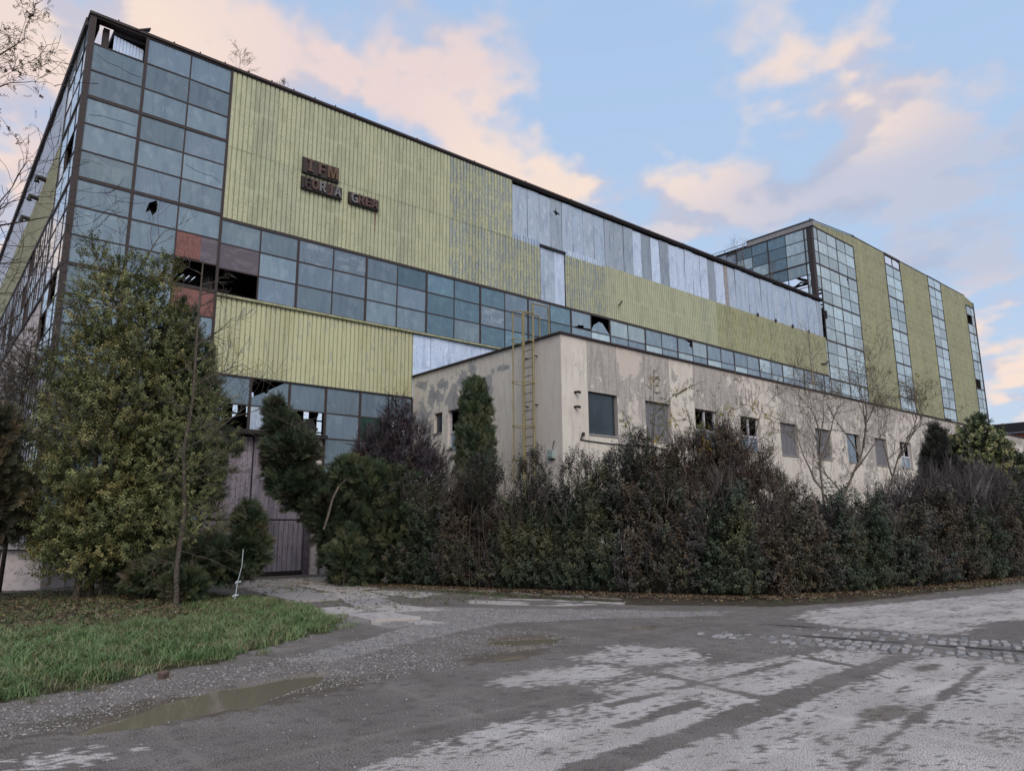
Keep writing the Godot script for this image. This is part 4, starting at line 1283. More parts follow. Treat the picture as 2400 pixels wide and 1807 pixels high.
# ------------------------------------------------------------------ plants
func leaf_sprig(leaves: int, length: float, leaf_l: float, leaf_w: float) -> ArrayMesh:
	var st := begin()
	st.set_smooth_group(-1)
	for i in leaves:
		var t := (i + 0.6) / leaves
		var az := i * 2.4 + rng.randf_range(-0.5, 0.5)
		var p := Vector3(sin(t * 3.0) * 0.02, t * length, cos(t * 2.0) * 0.02)
		var out := Vector3(cos(az), rng.randf_range(0.1, 0.9), sin(az)).normalized()
		var side := out.cross(Vector3(rng.randf_range(-0.4, 0.4), 1, rng.randf_range(-0.4, 0.4))).normalized()
		var up := side.cross(out)
		var s := rng.randf_range(0.75, 1.2)
		var a := p
		var tip := p + out * leaf_l * s - up * leaf_l * 0.18
		var mid := p + out * leaf_l * 0.5 * s
		var l := mid + side * leaf_w * 0.5 * s + up * leaf_w * 0.22
		var r := mid - side * leaf_w * 0.5 * s + up * leaf_w * 0.22
		tri(st, a, l, mid)
		tri(st, l, tip, mid)
		tri(st, a, mid, r)
		tri(st, mid, tip, r)
	return done(st)

func thuja_spray(length: float) -> ArrayMesh:
	# a flat, drooping fan of scale-leaved twigs
	var st := begin()
	st.set_smooth_group(-1)
	for k in 3:
		var turn := Basis.from_euler(Vector3(rng.randf_range(-0.5, 0.5), k * 2.1 + rng.randf(), rng.randf_range(0.1, 0.5)))
		for i in 7:
			var t := (i + 0.4) / 7.0
			for s in [-1.0, 1.0]:
				var p := Vector3(0, t * length, -t * t * 0.05)
				var reach := length * 0.42 * (1.0 - t * 0.65)
				var q := p + Vector3(s * reach * 0.8, reach * 0.62, rng.randf_range(-0.02, 0.02))
				var w := 0.011 + 0.006 * (1.0 - t)
				tri(st, turn * (p + Vector3(0, w, 0)), turn * q, turn * (p - Vector3(0, w, 0)))
				var m := p.lerp(q, 0.55)
				var q2 := m + Vector3(s * reach * 0.12, reach * 0.42, 0.01)
				tri(st, turn * (m + Vector3(w * 0.8, 0, 0)), turn * q2, turn * (m - Vector3(w * 0.8, 0, 0)))
				var q3 := m + Vector3(s * reach * 0.45, -reach * 0.06, -0.01)
				tri(st, turn * (m + Vector3(0, w * 0.8, 0)), turn * q3, turn * (m - Vector3(0, w * 0.8, 0)))
		tri(st, turn * Vector3(-0.01, 0, 0), turn * Vector3(0, length, -0.05), turn * Vector3(0.01, 0, 0))
	return done(st)

func twig_fan(length: float) -> ArrayMesh:
	var st := begin()
	st.set_smooth_group(-1)
	for i in 5:
		var a := rng.randf() * TAU
		var p := Vector3(0, length * 0.12 * i, 0)
		var q := p + Vector3(cos(a) * 0.3, 0.8, sin(a) * 0.3) * length * rng.randf_range(0.5, 0.9)
		var m := p.lerp(q, 0.5) + Vector3(rng.randf_range(-0.02, 0.02), 0, rng.randf_range(-0.02, 0.02))
		tube(st, PackedVector3Array([p, m, q]), PackedFloat32Array([0.006, 0.005, 0.002]), 3)
	return done(st)

# scatter a sprig through the volume of some ellipsoids [x, y, z, radius, half height]
func crown(parent: Node3D, called: String, blobs: Array, count: int, mesh: Mesh, palette: Array, size: Vector2, gaps := 0.0, upward := 0.55, m: Material = null, shell := 0.5) -> void:
	var where: Array[Transform3D] = []
	var tint: Array[Color] = []
	var weights := PackedFloat32Array()
	var total := 0.0
	for b in blobs:
		total += pow(b[3] * b[3] * b[4], 0.667)
		weights.append(total)
	var tries := 0
	while where.size() < count and tries < count * 4:
		tries += 1
		var pick := rng.randf() * total
		var k := 0
		while weights[k] < pick and k < weights.size() - 1:
			k += 1
		var b: Array = blobs[k]
		var dir := Vector3(rng.randfn(), rng.randfn(), rng.randfn()).normalized()
		var bump := 1.0 + clump.get_noise_3d(b[0] * 3.0 + dir.x * 2.2, dir.y * 2.2 + b[1], dir.z * 2.2) * 0.45
		var rad := lerpf(shell, 1.0, sqrt(rng.randf())) * bump
		var p := Vector3(b[0], b[1], b[2]) + Vector3(dir.x * b[3], dir.y * b[4], dir.z * b[3]) * rad
		if p.y < 0.03:
			continue
		if gaps > 0.0 and clump.get_noise_3d(p.x * 2.3, p.y * 2.3, p.z * 2.3) < -0.32 + gaps * 0.5 and rng.randf() < 0.85:
			continue
		var y := (dir * (1.0 - upward) + Vector3.UP * upward + Vector3(rng.randfn(), rng.randfn(), rng.randfn()) * 0.28).normalized()
		var x := y.cross(Vector3(rng.randfn(), rng.randfn(), rng.randfn())).normalized()
		var s := rng.randf_range(size.x, size.y)
		where.append(Transform3D(Basis(x, y, x.cross(y)).scaled_local(Vector3(s, s, s)), p))
		# leaves of one clump are alike
		var hue := clampf(0.5 + clump.get_noise_3d(p.x * 1.6 + 31.0, p.y * 1.6, p.z * 1.6) * 1.3 + rng.randf_range(-0.3, 0.3), 0.0, 0.999)
		var c: Color = palette[int(hue * palette.size())]
		tint.append(c * rng.randf_range(0.75, 1.3))
	scatter(parent, called, mesh, m if m else M.leaf, where, tint)

func scatter(parent: Node3D, called: String, mesh: Mesh, m: Material, where: Array[Transform3D], tint: Array[Color]) -> MultiMeshInstance3D:
	var mm := MultiMesh.new()
	mm.transform_format = MultiMesh.TRANSFORM_3D
	mm.use_colors = true
	mm.mesh = mesh
	mm.instance_count = where.size()
	for i in where.size():
		mm.set_instance_transform(i, where[i])
		mm.set_instance_color(i, tint[i])
	var o := MultiMeshInstance3D.new()
	o.name = called
	o.multimesh = mm
	o.material_override = m
	o.set_meta("kind", "stuff")
	parent.add_child(o, true)
	return o

# one limb with its side limbs, all into one mesh; ends are kept for leaves
func limb(st: SurfaceTool, p: Vector3, d: Vector3, length: float, r: float, depth: int, ends: Array, bend := 0.25, rise := 0.15, kids := 4) -> void:
	var n := 5 if depth > 0 else 3
	var pts := PackedVector3Array([p])
	var rr := PackedFloat32Array([r])
	var dir := d
	for i in n:
		dir = (dir + Vector3(rng.randfn(), rng.randfn(), rng.randfn()) * bend * 0.45 + Vector3.UP * rise * 0.3).normalized()
		pts.append(pts[-1] + dir * length / n)
		rr.append(maxf(r * (1.0 - 0.72 * (i + 1.0) / n), 0.0035))
	tube(st, pts, rr, 6 if r > 0.03 else (4 if r > 0.012 else 3))
	if depth <= 0:
		ends.append(pts[-1])
		return
	for k in kids:
		var t := rng.randf_range(0.25, 1.0) if k < kids - 1 else 1.0
		var f := t * n
		var i := mini(int(f), n - 1)
		var q := pts[i].lerp(pts[i + 1], f - i)
		var along := (pts[i + 1] - pts[i]).normalized()
		var side := along.cross(Vector3(rng.randfn(), rng.randfn(), rng.randfn())).normalized()
		var nd := (along * rng.randf_range(0.5, 0.9) + side * rng.randf_range(0.5, 0.9)).normalized()
		limb(st, q, nd, length * rng.randf_range(0.45, 0.68), maxf(rr[i] * 0.62, 0.004), depth - 1, ends, bend, rise, kids)

func bare_tree(called: String, label: String, category: String, group: String, base: Vector3, trunk: Array, r: float, limbs: Array, depth: int, m: Material, rise := 0.15, bend := 0.25, kids := 4) -> Array:
	var o := thing(called, label, category, group)
	var st := begin()
	st.set_smooth_group(0)
	var pts := PackedVector3Array(trunk)
	var rr := PackedFloat32Array()
	for i in pts.size():
		rr.append(lerpf(r, r * 0.25, float(i) / maxi(pts.size() - 1, 1)))
	tube(st, pts, rr, 8)
	part("trunk", done(st), m, o)
	st = begin()
	st.set_smooth_group(-1)
	var ends := []
	for l in limbs:
		limb(st, l[0], (l[1] as Vector3).normalized(), l[2], l[3], depth, ends, bend, rise, kids)
	part("branches", done(st), m, o)
	return [o, ends]

func stems(o: Node3D, blobs: Array, n: int, m: Material) -> void:
	var st := begin()
	st.set_smooth_group(-1)
	for i in n:
		var b: Array = blobs[rng.randi() % blobs.size()]
		var q := Vector3(b[0] + rng.randf_range(-0.5, 0.5) * b[3], b[1] + b[4] * rng.randf_range(-0.3, 0.7), b[2] + rng.randf_range(-0.5, 0.5) * b[3])
		var p := Vector3(q.x + rng.randf_range(-0.3, 0.3), 0.0, q.z + rng.randf_range(-0.3, 0.3))
		var mid := p.lerp(q, 0.5) + Vector3(rng.randf_range(-0.12, 0.12), 0, rng.randf_range(-0.12, 0.12))
		tube(st, PackedVector3Array([p, mid, q]), PackedFloat32Array([0.022, 0.016, 0.006]), 4)
	part("stems", done(st), m, o)

func V(x: float, y: float, z: float) -> Vector3:
	return Vector3(x, y, z)

func build_plants() -> void:
	var broad := leaf_sprig(13, 0.30, 0.085, 0.05)
	var small := leaf_sprig(16, 0.30, 0.06, 0.032)
	var ivy := leaf_sprig(9, 0.22, 0.09, 0.08)
	var thuja := thuja_spray(0.34)
	var twigs := twig_fan(0.6)
	var olive := [Color(0.106, 0.127, 0.049), Color(0.140, 0.156, 0.061), Color(0.179, 0.189, 0.076), Color(0.213, 0.211, 0.088), Color(0.162, 0.176, 0.076), Color(0.129, 0.149, 0.062), Color(0.185, 0.187, 0.083), Color(0.213, 0.193, 0.076)]
	var cedar := [Color(0.045, 0.068, 0.036), Color(0.066, 0.090, 0.044), Color(0.094, 0.112, 0.054), Color(0.058, 0.080, 0.048), Color(0.10, 0.105, 0.055)]
	var cedar_d := [Color(0.040, 0.060, 0.034), Color(0.056, 0.080, 0.042), Color(0.080, 0.098, 0.050), Color(0.050, 0.070, 0.044)]
	var hedge_c := [Color(0.062, 0.053, 0.051), Color(0.053, 0.056, 0.047), Color(0.044, 0.059, 0.041), Color(0.057, 0.063, 0.048), Color(0.058, 0.053, 0.047), Color(0.075, 0.064, 0.045)]
	var plum := [Color(0.060, 0.044, 0.058), Color(0.075, 0.058, 0.072), Color(0.050, 0.042, 0.05), Color(0.075, 0.045, 0.045)]
	var rusty := [Color(0.055, 0.045, 0.032), Color(0.085, 0.052, 0.034), Color(0.062, 0.062, 0.034), Color(0.11, 0.065, 0.035), Color(0.07, 0.045, 0.042)]
	# --- group of trees before the corner of the hall
	var o := thing("leafy_tree", "big bushy tree with olive and yellowing leaves before the hall's glass corner", "tree")
	var leafy := [[0.17,8.30,4.49,0.27,0.57], [0.83,7.70,5.04,0.48,0.62], [1.50,7.70,5.66,0.37,0.56], [0.66,6.78,4.90,1.05,1.00], [1.40,6.12,5.55,0.85,1.15], [0.46,5.27,4.73,1.14,1.18], [1.00,4.43,5.25,1.35,1.27], [0.08,4.02,4.42,0.82,1.15], [0.63,3.10,4.87,1.5,1.13], [0.09,2.10,4.43,0.90,0.90], [1.04,1.80,5.22,1.30,0.99], [0.65,0.93,4.89,1.09,0.58], [0.00,1.42,4.35,0.60,0.59]]
	crown(o, "crown", leafy, 8500, broad, olive, Vector2(0.6, 1.0), 0.2)
	var st := begin()
	for t in [[0.47, 4.98, 0.09], [0.73, 4.74, 0.12], [0.95, 4.9, 0.06]]:
		tube(st, PackedVector3Array([V(t[0], -0.05, t[1]), V(t[0] + 0.05, 1.5, t[1]), V(t[0] + 0.1, 4.0, t[1] + 0.1), V(t[0] + 0.3, 7.0, t[1] + 0.3)]), PackedFloat32Array([t[2], t[2] * 0.8, t[2] * 0.5, 0.02]), 7)
	part("trunk", done(st), M.bark, o)
	st = begin()
	st.set_smooth_group(-1)
	var ends := []
	for i in 14:
		var y := 2.0 + i * 0.45
		limb(st, V(0.75 + i * 0.02, y, 4.9), Vector3(rng.randfn(), 0.9, rng.randfn()).normalized(), 1.9, 0.03, 2, ends)
	part("branches", done(st), M.bark, o)
	o = thing("dark_conifer", "dark green conifer crowded behind the bare sapling at the hall's corner", "tree")
	crown(o, "crown", [[2.17,6.5,5.0,0.40,0.9], [2.25,5.41,5.0,0.75,1.25], [2.50,4.53,5.1,0.80,1.3], [2.31,3.25,4.9,1.25,1.29], [2.80,2.83,5.3,0.53,0.74], [1.71,1.39,4.6,1.24,1.13], [2.31,0.75,4.9,1.2,0.60]], 6500, thuja, cedar, Vector2(0.45, 0.8), 0.06, 0.35)
	crown(o, "ivy", [[2.30,5.6,5.1,0.7,1.2], [2.4,3.6,5.2,1.2,1.6], [2.2,1.6,5.1,1.3,1.2]], 2600, broad, olive.slice(0, 7), Vector2(0.55, 0.95), 0.25, 0.4, M.leaf, 0.8)
	part("trunk", rod([V(1.3, -0.05, 4.75), V(1.6, 2.0, 4.8), V(2.1, 4.5, 4.9), V(2.2, 6.8, 5.0)], 0.14), M.dark_bark, o)
	# --- bare sapling with a thin grey trunk
	var trunk := [V(1.71,-0.05,8.28), V(1.66,0.82,8.23), V(1.72,1.94,8.29), V(1.62,3.19,8.21), V(1.71,4.38,8.28), V(1.69,5.61,8.26), V(1.69,6.58,8.26), V(1.69,7.47,8.27)]
	var ls := []
	for i in 26:
		var y := 0.9 + i * 0.25
		var a := rng.randf() * TAU
		ls.append([V(1.68, y, 8.25), Vector3(cos(a), rng.randf_range(-0.25, 0.25) if y < 4.0 else 0.45, sin(a)), rng.randf_range(0.6, 1.15) * (1.0 if y < 5.5 else 0.5), 0.016])
	for l in [[V(1.69, 4.6, 8.27), V(0.75, 0.8, 0.55), 1.15], [V(1.70, 5.5, 8.27), V(0.6, 0.75, 0.4), 1.0], [V(1.66, 3.6, 8.24), V(0.9, 0.75, 0.5), 1.6], [V(1.68, 3.3, 8.24), V(1.0, 0.45, 0.5), 1.5]]:
		ls.append([l[0], l[1], l[2], 0.022])
	bare_tree("sapling", "slender bare sapling with a straight grey trunk before the dark conifer", "tree", "", V(1.71, 0, 8.28), trunk, 0.06, ls, 2, M.bark, 0.12, 0.3, 5)
	var lb0 := []
	for i in 12:
		lb0.append([1.68 + rng.randf_range(-0.25, 0.3), 1.4 + i * 0.27, 8.25 + rng.randf_range(-0.25, 0.3), 0.5, 0.3])
	crown(get_node("sapling"), "leaves", lb0, 620, small, olive.slice(0, 7), Vector2(0.35, 0.7), 0.3, 0.4)
	# --- low thuja leaning over the drive, with the rope hanging from it
	o = thing("low_thuja", "low spreading thuja with browning tips beside the drive, a rope hanging from it", "shrub")
	crown(o, "crown", [[3.28,1.72,7.73,0.30,0.43], [3.30,1.15,7.79,0.40,0.50], [2.99,0.90,7.50,0.60,0.42], [2.48,0.95,7.07,0.60,0.45], [2.06,0.70,6.72,0.57,0.37], [1.63,0.55,6.36,0.45,0.3], [1.95, 0.45, 7.9, 0.4, 0.3]], 3600, thuja, cedar + [Color(0.08, 0.068, 0.04)], Vector2(0.4, 0.7), 0.1, 0.25)
	part("trunk", rod([V(2.0, -0.05, 7.2), V(2.3, 0.5, 7.2), V(2.9, 0.9, 7.5), V(3.3, 1.7, 7.75)], 0.05), M.dark_bark, o)
	o = thing("frayed_rope", "frayed white rope with two knots hanging down to the grass from the low thuja", "rope")
	part("strand", rod([V(3.0, 1.15, 8.25), V(2.985, 0.8, 8.27), V(2.92, 0.42, 8.24), V(2.91, 0.2, 8.22), V(2.86, 0.1, 8.3), V(2.72, 0.08, 8.5), V(2.62, 0.075, 8.6)], 0.009, 6), M.rope, o)
	for k in [V(2.935, 0.46, 8.24), V(2.90, 0.18, 8.23)]:
		part("knot", rod([k + V(-0.06, -0.02, 0.01), k + V(-0.02, 0.015, 0), k + V(0.02, 0.0, 0), k + V(0.06, 0.02, 0.02)], 0.017, 6), M.rope, o)
	# --- leaning thuja and the bush beside it at the door
	o = thing("leaning_thuja", "tall dark thuja leaning left across the big door", "tree")
	crown(o, "crown", [[5.58,5.05,3.11,0.30,0.36], [5.76,4.48,3.30,0.50,0.6], [6.0,3.83,3.5,0.75,0.7], [5.82,3.25,3.30,0.5,0.55], [6.3,2.8,3.65,0.72,0.65], [6.95,2.2,4.1,0.75,0.75], [7.35,1.4,4.3,0.7,0.75], [7.5,0.8,4.6,0.75,0.75]], 8000, thuja, cedar_d + [Color(0.05, 0.045, 0.032)], Vector2(0.45, 0.8), 0.08, 0.4)
	part("trunk", rod([V(7.1, -0.05, 4.45), V(6.9, 1.2, 4.2), V(6.3, 2.8, 3.7), V(5.8, 4.6, 3.3)], 0.1), M.dark_bark, o)
	part("broken_branch", rod([V(7.0, 3.0, 5.2), V(6.75, 2.75, 5.15), V(6.6, 2.4, 5.1), V(6.5, 1.9, 5.05), V(6.42, 1.55, 5.0)], 0.035, 6), M.grey_bark, o)
	o = thing("rounded_bush", "broad dark evergreen bush filling the corner between door and annex", "shrub")
	var rb := [[7.55,3.05,4.77,0.8,0.55], [8.09,2.67,5.35,1.1,0.75], [8.1,1.43,5.3,1.1,1.0], [8.69,1.42,5.85,1.15,1.25], [7.8,0.58,4.95,0.8,0.6], [8.42,0.5,5.63,1.15,0.55], [6.9, 0.9, 5.6, 0.45, 0.5], [7.1, 0.45, 5.6, 0.5, 0.4]]
	crown(o, "crown", rb, 9000, thuja, cedar, Vector2(0.45, 0.8), 0.1, 0.4)
	stems(o, rb, 20, M.dark_bark)
	o = thing("purple_shrub", "half bare shrub with purplish leaves reaching up beside the annex end wall", "shrub")
	var pb := [[8.65,4.75,5.05,0.42,0.85], [8.97,3.73,5.31,0.85,1.1], [8.27,3.87,4.72,0.65,0.85], [9.38,3.21,5.66,0.68,0.79], [7.97,3.48,4.48,0.45,0.6]]
	crown(o, "crown", pb, 2400, small, plum, Vector2(0.7, 1.1), 0.3, 0.7)
	crown(o, "twigs", pb, 420, twigs, [Color(0.06, 0.05, 0.055)], Vector2(0.8, 1.3), 0.0, 0.8, M.leaf, 0.1)
	stems(o, pb, 22, M.dark_bark)
	o = thing("column_thuja", "slim columnar thuja standing against the annex end wall", "tree")
	crown(o, "crown", [[10.29,5.71,6.99,0.28,0.33], [10.27,5.11,6.97,0.46,0.80], [10.24,4.19,6.95,0.54,0.92], [10.24,3.42,6.95,0.54,0.77], [10.30,2.66,7.00,0.48,0.64], [10.3, 1.4, 7.0, 0.45, 0.9]], 5500, thuja, cedar, Vector2(0.4, 0.65), 0.04, 0.75)
	part("trunk", rod([V(10.3, -0.05, 7.0), V(10.27, 5.4, 6.97)], 0.07), M.dark_bark, o)
	build_hedge(small, twigs, hedge_c)
	# --- shrubs that stand up out of the hedge
	o = thing("brown_shrub", "tall rusty brown shrub rising from the hedge before the open annex windows", "shrub")
	var bs := [[13.59,3.60,13.33,0.6,0.5], [12.97,3.15,12.80,0.62,0.7], [13.81,2.95,13.51,0.95,0.62], [13.10,2.30,12.92,1.2,0.66], [14.38,2.30,13.99,0.85,0.6], [12.27,2.8,12.22,0.72,0.62]]
	crown(o, "crown", bs, 4200, small, rusty, Vector2(0.7, 1.1), 0.22, 0.6)
	crown(o, "twigs", bs, 420, twigs, [Color(0.07, 0.05, 0.045)], Vector2(0.8, 1.4), 0.0, 0.8, M.leaf, 0.2)
	stems(o, bs, 26, M.dark_bark)
	o = thing("upright_shoots", "thin upright shoots with small dark leaves sticking out of the hedge by the meter box", "shrub")
	var ub := [[9.6, 2.75, 10.3, 0.45, 0.7], [10.3, 2.7, 11.4, 0.5, 0.65], [11.0, 2.8, 12.2, 0.5, 0.75], [9.0, 2.8, 9.0, 0.5, 0.6], [11.5, 3.05, 12.3, 0.5, 0.8]]
	crown(o, "crown", ub, 1500, small, hedge_c, Vector2(0.7, 1.2), 0.35, 0.9)
	stems(o, ub, 30, M.dark_bark)
	o = thing("climbing_rose", "arching yellow-green climbing shoots before the second annex window", "shrub")
	var shoots := [[V(11.7, 1.6, 12.47), V(11.75, 3.55, 12.53), V(11.83, 4.65, 12.60), V(11.86, 5.56, 12.62)], [V(11.75, 3.0, 12.5), V(11.85, 4.4, 12.6), V(12.22, 4.9, 12.92), V(12.8, 5.25, 13.36)], [V(11.78, 3.4, 12.5), V(12.1, 4.2, 12.8), V(12.45, 4.3, 13.11), V(12.8, 3.9, 13.4)], [V(11.7, 2.6, 12.4), V(11.4, 3.8, 12.2), V(11.3, 4.4, 12.1)], [V(12.9, 3.4, 13.2), V(13.3, 4.4, 13.6), V(13.9, 4.7, 14.0), V(14.6, 4.3, 14.5)]]
	st = begin()
	var rose := []
	for s in shoots:
		var rr := PackedFloat32Array()
		for i in s.size():
			rr.append(0.012 - 0.002 * i)
		tube(st, PackedVector3Array(s), rr, 4)
		for i in s.size() - 1:
			for k in 3:
				var q: Vector3 = (s[i] as Vector3).lerp(s[i + 1], k / 3.0 + 0.2)
				rose.append([q.x, q.y, q.z, 0.11, 0.15])
	part("stems", done(st), M.bark, o)
	crown(o, "foliage", rose, 330, small, [Color(0.10, 0.12, 0.045), Color(0.15, 0.16, 0.06), Color(0.12, 0.13, 0.05), Color(0.30, 0.22, 0.05)], Vector2(0.45, 0.8), 0.1, 0.4)
	# --- right end: ivy-clad conifer, small conifer, brush
	o = thing("ivy_conifer", "conifer swallowed by ivy at the far right end of the annex", "tree")
	var ib := [[26.42,4.95,15.53,0.30,0.42], [26.15,4.1,15.35,0.95,0.7], [26.35,3.32,15.47,1.2,0.85], [25.65,3.0,14.88,0.85,0.90], [26.49,2.42,15.58,1.15,0.89], [27.03,2.12,16.04,0.9,0.8], [27.8, 1.6, 16.4, 1.0, 0.9]]
	crown(o, "crown", ib, 4500, thuja, cedar_d, Vector2(0.45, 0.8), 0.1, 0.4)
	crown(o, "ivy", ib.slice(1), 4200, ivy, olive + [Color(0.07, 0.08, 0.05)], Vector2(0.8, 1.2), 0.15, 0.3, M.leaf, 0.9)
	part("trunk", rod([V(26.3, -0.05, 15.4), V(26.4, 5.0, 15.5)], 0.12), M.dark_bark, o)
	o = thing("slim_conifer", "slim dark conifer between bare trees and the ivy-clad one", "tree")
	crown(o, "crown", [[23.31,4.13,15.14,0.28,0.57], [23.30,3.35,15.12,0.5,0.70], [23.3, 2.4, 15.1, 0.6, 0.8]], 1800, thuja, [Color(0.04, 0.042, 0.036), Color(0.052, 0.05, 0.042)], Vector2(0.6, 0.9), 0.1, 0.7)
	part("trunk", rod([V(23.3, -0.05, 15.1), V(23.3, 4.4, 15.1)], 0.06), M.dark_bark, o)
	o = thing("bare_brush", "thicket of leafless grey stems fanning up behind the right half of the hedge", "shrub")
	var br := [[20.78,2.1,15.65,1.2,0.7], [19.9,1.9,14.9,0.7,0.5], [21.9,2.1,16.0,1.1,0.7], [23.0, 2.35, 15.9, 1.1, 0.85], [24.2, 2.4, 16.1, 1.0, 0.8]]
	crown(o, "twigs", br, 950, twigs, [Color(0.085, 0.075, 0.075), Color(0.10, 0.085, 0.085), Color(0.06, 0.05, 0.052)], Vector2(0.9, 1.7), 0.0, 0.85, M.leaf, 0.1)
	crown(o, "crown", br, 700, small, [Color(0.05, 0.043, 0.045), Color(0.045, 0.047, 0.035)], Vector2(0.7, 1.1), 0.3, 0.6)
	stems(o, br, 60, M.grey_bark)
	# --- bare trees before the annex wall
	var leaf_ends := [Color(0.13, 0.14, 0.055), Color(0.10, 0.11, 0.05), Color(0.24, 0.17, 0.06)]
	var list := [
		["leafless tree with two crossing stems before the fifth annex window", [V(17.9, -0.05, 13.9), V(17.82, 2.2, 13.88), V(17.80, 3.3, 13.87), V(17.85, 4.4, 13.92)], [[V(17.80, 2.6, 13.87), V(-0.55, 0.9, -0.4), 2.0, 0.03], [V(17.80, 3.3, 13.87), V(0.3, 1, 0.3), 2.2, 0.032], [V(17.8, 3.6, 13.87), V(-0.3, 1.0, 0.2), 1.7, 0.026], [V(17.85, 4.2, 13.9), V(0.2, 1, -0.2), 1.7, 0.022], [V(17.8, 2.2, 13.9), V(0.9, 0.7, 0.5), 1.6, 0.024]]],
		["leafless tree with a forked grey trunk before the eighth annex window", [V(18.9, -0.05, 13.6), V(19.2, 2.4, 13.8), V(19.77, 3.77, 14.26), V(19.95, 4.84, 14.42)], [[V(19.5, 3.1, 14.0), V(0.7, 0.9, 0.6), 2.0, 0.032], [V(19.8, 3.9, 14.3), V(0.1, 1, 0.1), 2.3, 0.032], [V(19.7, 3.6, 14.2), V(-0.5, 1.0, -0.3), 2.1, 0.03], [V(19.95, 4.7, 14.4), V(0.5, 0.9, 0.4), 1.5, 0.022], [V(19.2, 2.5, 13.8), V(-0.8, 0.7, -0.5), 1.7, 0.026], [V(19.9, 4.4, 14.4), V(-0.4, 0.9, 0.1), 1.5, 0.022]]],
		["leafless tree leaning right in front of the tenth annex window, some leaves at its top", [V(22.6, -0.05, 13.3), V(22.9, 2.4, 13.5), V(23.32, 3.87, 13.89), V(23.81, 4.90, 14.30)], [[V(23.3, 3.8, 13.9), V(0.5, 0.9, 0.4), 2.0, 0.03], [V(23.6, 4.5, 14.1), V(0.6, 1, 0.4), 1.8, 0.024], [V(23.1, 3.2, 13.7), V(-0.5, 1.0, -0.2), 1.9, 0.026], [V(23.8, 4.8, 14.3), V(0.1, 1, 0.1), 1.4, 0.02], [V(22.9, 2.5, 13.5), V(0.9, 0.6, 0.5), 1.6, 0.024]]],
		["thin leafless tree with spotty leaves before the boarded window left of its neighbours", [V(15.4, -0.05, 12.6), V(15.45, 2.0, 12.6), V(15.6, 3.4, 12.7), V(15.6, 4.4, 12.7)], [[V(15.5, 2.6, 12.6), V(-0.3, 1, -0.1), 1.9, 0.022], [V(15.6, 3.4, 12.7), V(0.3, 1, 0.2), 1.9, 0.022], [V(15.5, 2.2, 12.6), V(0.6, 0.8, 0.4), 1.8, 0.022]]]]
	for l in list:
		for q in l[2]:
			q[2] *= 0.86
		var made := bare_tree("bare_tree", l[0], "tree", "leafless trees before the annex wall", V(0, 0, 0), l[1], 0.05, l[2], 3, M.grey_bark, 0.22, 0.3, 5)
		var spots := []
		for e in made[1]:
			if rng.randf() < (0.10 if l == list[0] or l == list[1] else 0.28):
				spots.append([e.x, e.y, e.z, 0.06, 0.06])
		if spots.size():
			crown(made[0], "leaves", spots, spots.size() * 2, small, leaf_ends, Vector2(0.3, 0.55), 0.0, 0.3)
	# --- saplings that have rooted on the roofs
	var roofs := [["pale birch sapling rooted on the annex roof before the yellow wall", V(34.5, 7.5, 5.4), 4.6, 0.05, "pale_bark"], ["leafless sapling on the hall roof before the tall hall's side panes", V(43.0, 17.9, -3.4), 4.4, 0.05, "grey_bark"], ["leafless sapling on the hall roof close to the tall hall's corner", V(45.6, 17.9, -2.6), 3.4, 0.04, "grey_bark"], ["wispy twigs growing over the roof edge where the yellow sheets begin", V(4.9, 17.9, -0.6), 1.4, 0.012, "bark"], ["few thin twigs on the roof edge a little right of the wispy ones", V(6.6, 17.9, -0.7), 0.8, 0.009, "bark"]]
	for r in roofs:
		var b: Vector3 = r[1]
		var h: float = r[2]
		var lb := []
		for i in 9:
			var t := 0.2 + 0.085 * i
			lb.append([b + V(0.02, h * t, 0), Vector3(rng.randfn(), 1.1, rng.randfn()), h * 0.42 * (1.1 - t * 0.6), r[3] * 0.45])
		bare_tree("roof_sapling", r[0], "sapling", "saplings rooted on the roofs", b, [b, b + V(0.03, h * 0.4, 0), b + V(0.0, h * 0.75, 0.03), b + V(0.04, h, 0)], r[3], lb, 2, M[r[4]], 0.3, 0.25)
	# --- bare tree at the left edge, whose trunk stands out of view
	var lt := bare_tree("edge_tree", "bare tree reaching thin crooked branches in from the left edge against the sky", "tree", "", V(0, 0, 0), [V(-3.3, -0.05, 10.2), V(-3.2, 3.0, 10.3), V(-3.1, 6.0, 10.4), V(-3.0, 9.5, 10.5)], 0.13,
		[[V(-3.1, 5.2, 10.4), V(1.0, 0.95, 0.8), 1.9, 0.03], [V(-3.1, 5.6, 10.4), V(0.9, 1.3, 0.7), 2.0, 0.03], [V(-3.15, 4.4, 10.3), V(1, 0.8, 0.8), 2.0, 0.03], [V(-3.15, 3.8, 10.3), V(1, 0.55, 0.8), 2.1, 0.03], [V(-3.2, 3.0, 10.3), V(1, 0.6, 0.8), 2.1, 0.03], [V(-3.0, 7.6, 10.5), V(0.8, 0.9, 0.6), 1.3, 0.025], [V(-3.0, 8.3, 10.5), V(0.8, 0.4, 0.6), 1.3, 0.025], [V(-3.0, 9.0, 10.5), V(0.8, 0.2, 0.6), 1.2, 0.022], [V(-3.2, 2.4, 10.3), V(1, 0.5, 0.7), 2.0, 0.028]], 3, M.dark_bark, 0.12, 0.34)
	var dry := []
	for e in lt[1]:
		if e.y > 7.6 and e.x < -1.9:
			dry.append([e.x, e.y, e.z, 0.07, 0.1])
	if dry.size():
		crown(lt[0], "dry_leaves", dry, dry.size() * 2, small, [Color(0.10, 0.055, 0.03), Color(0.075, 0.045, 0.03)], Vector2(0.35, 0.6), 0.0, -0.3)
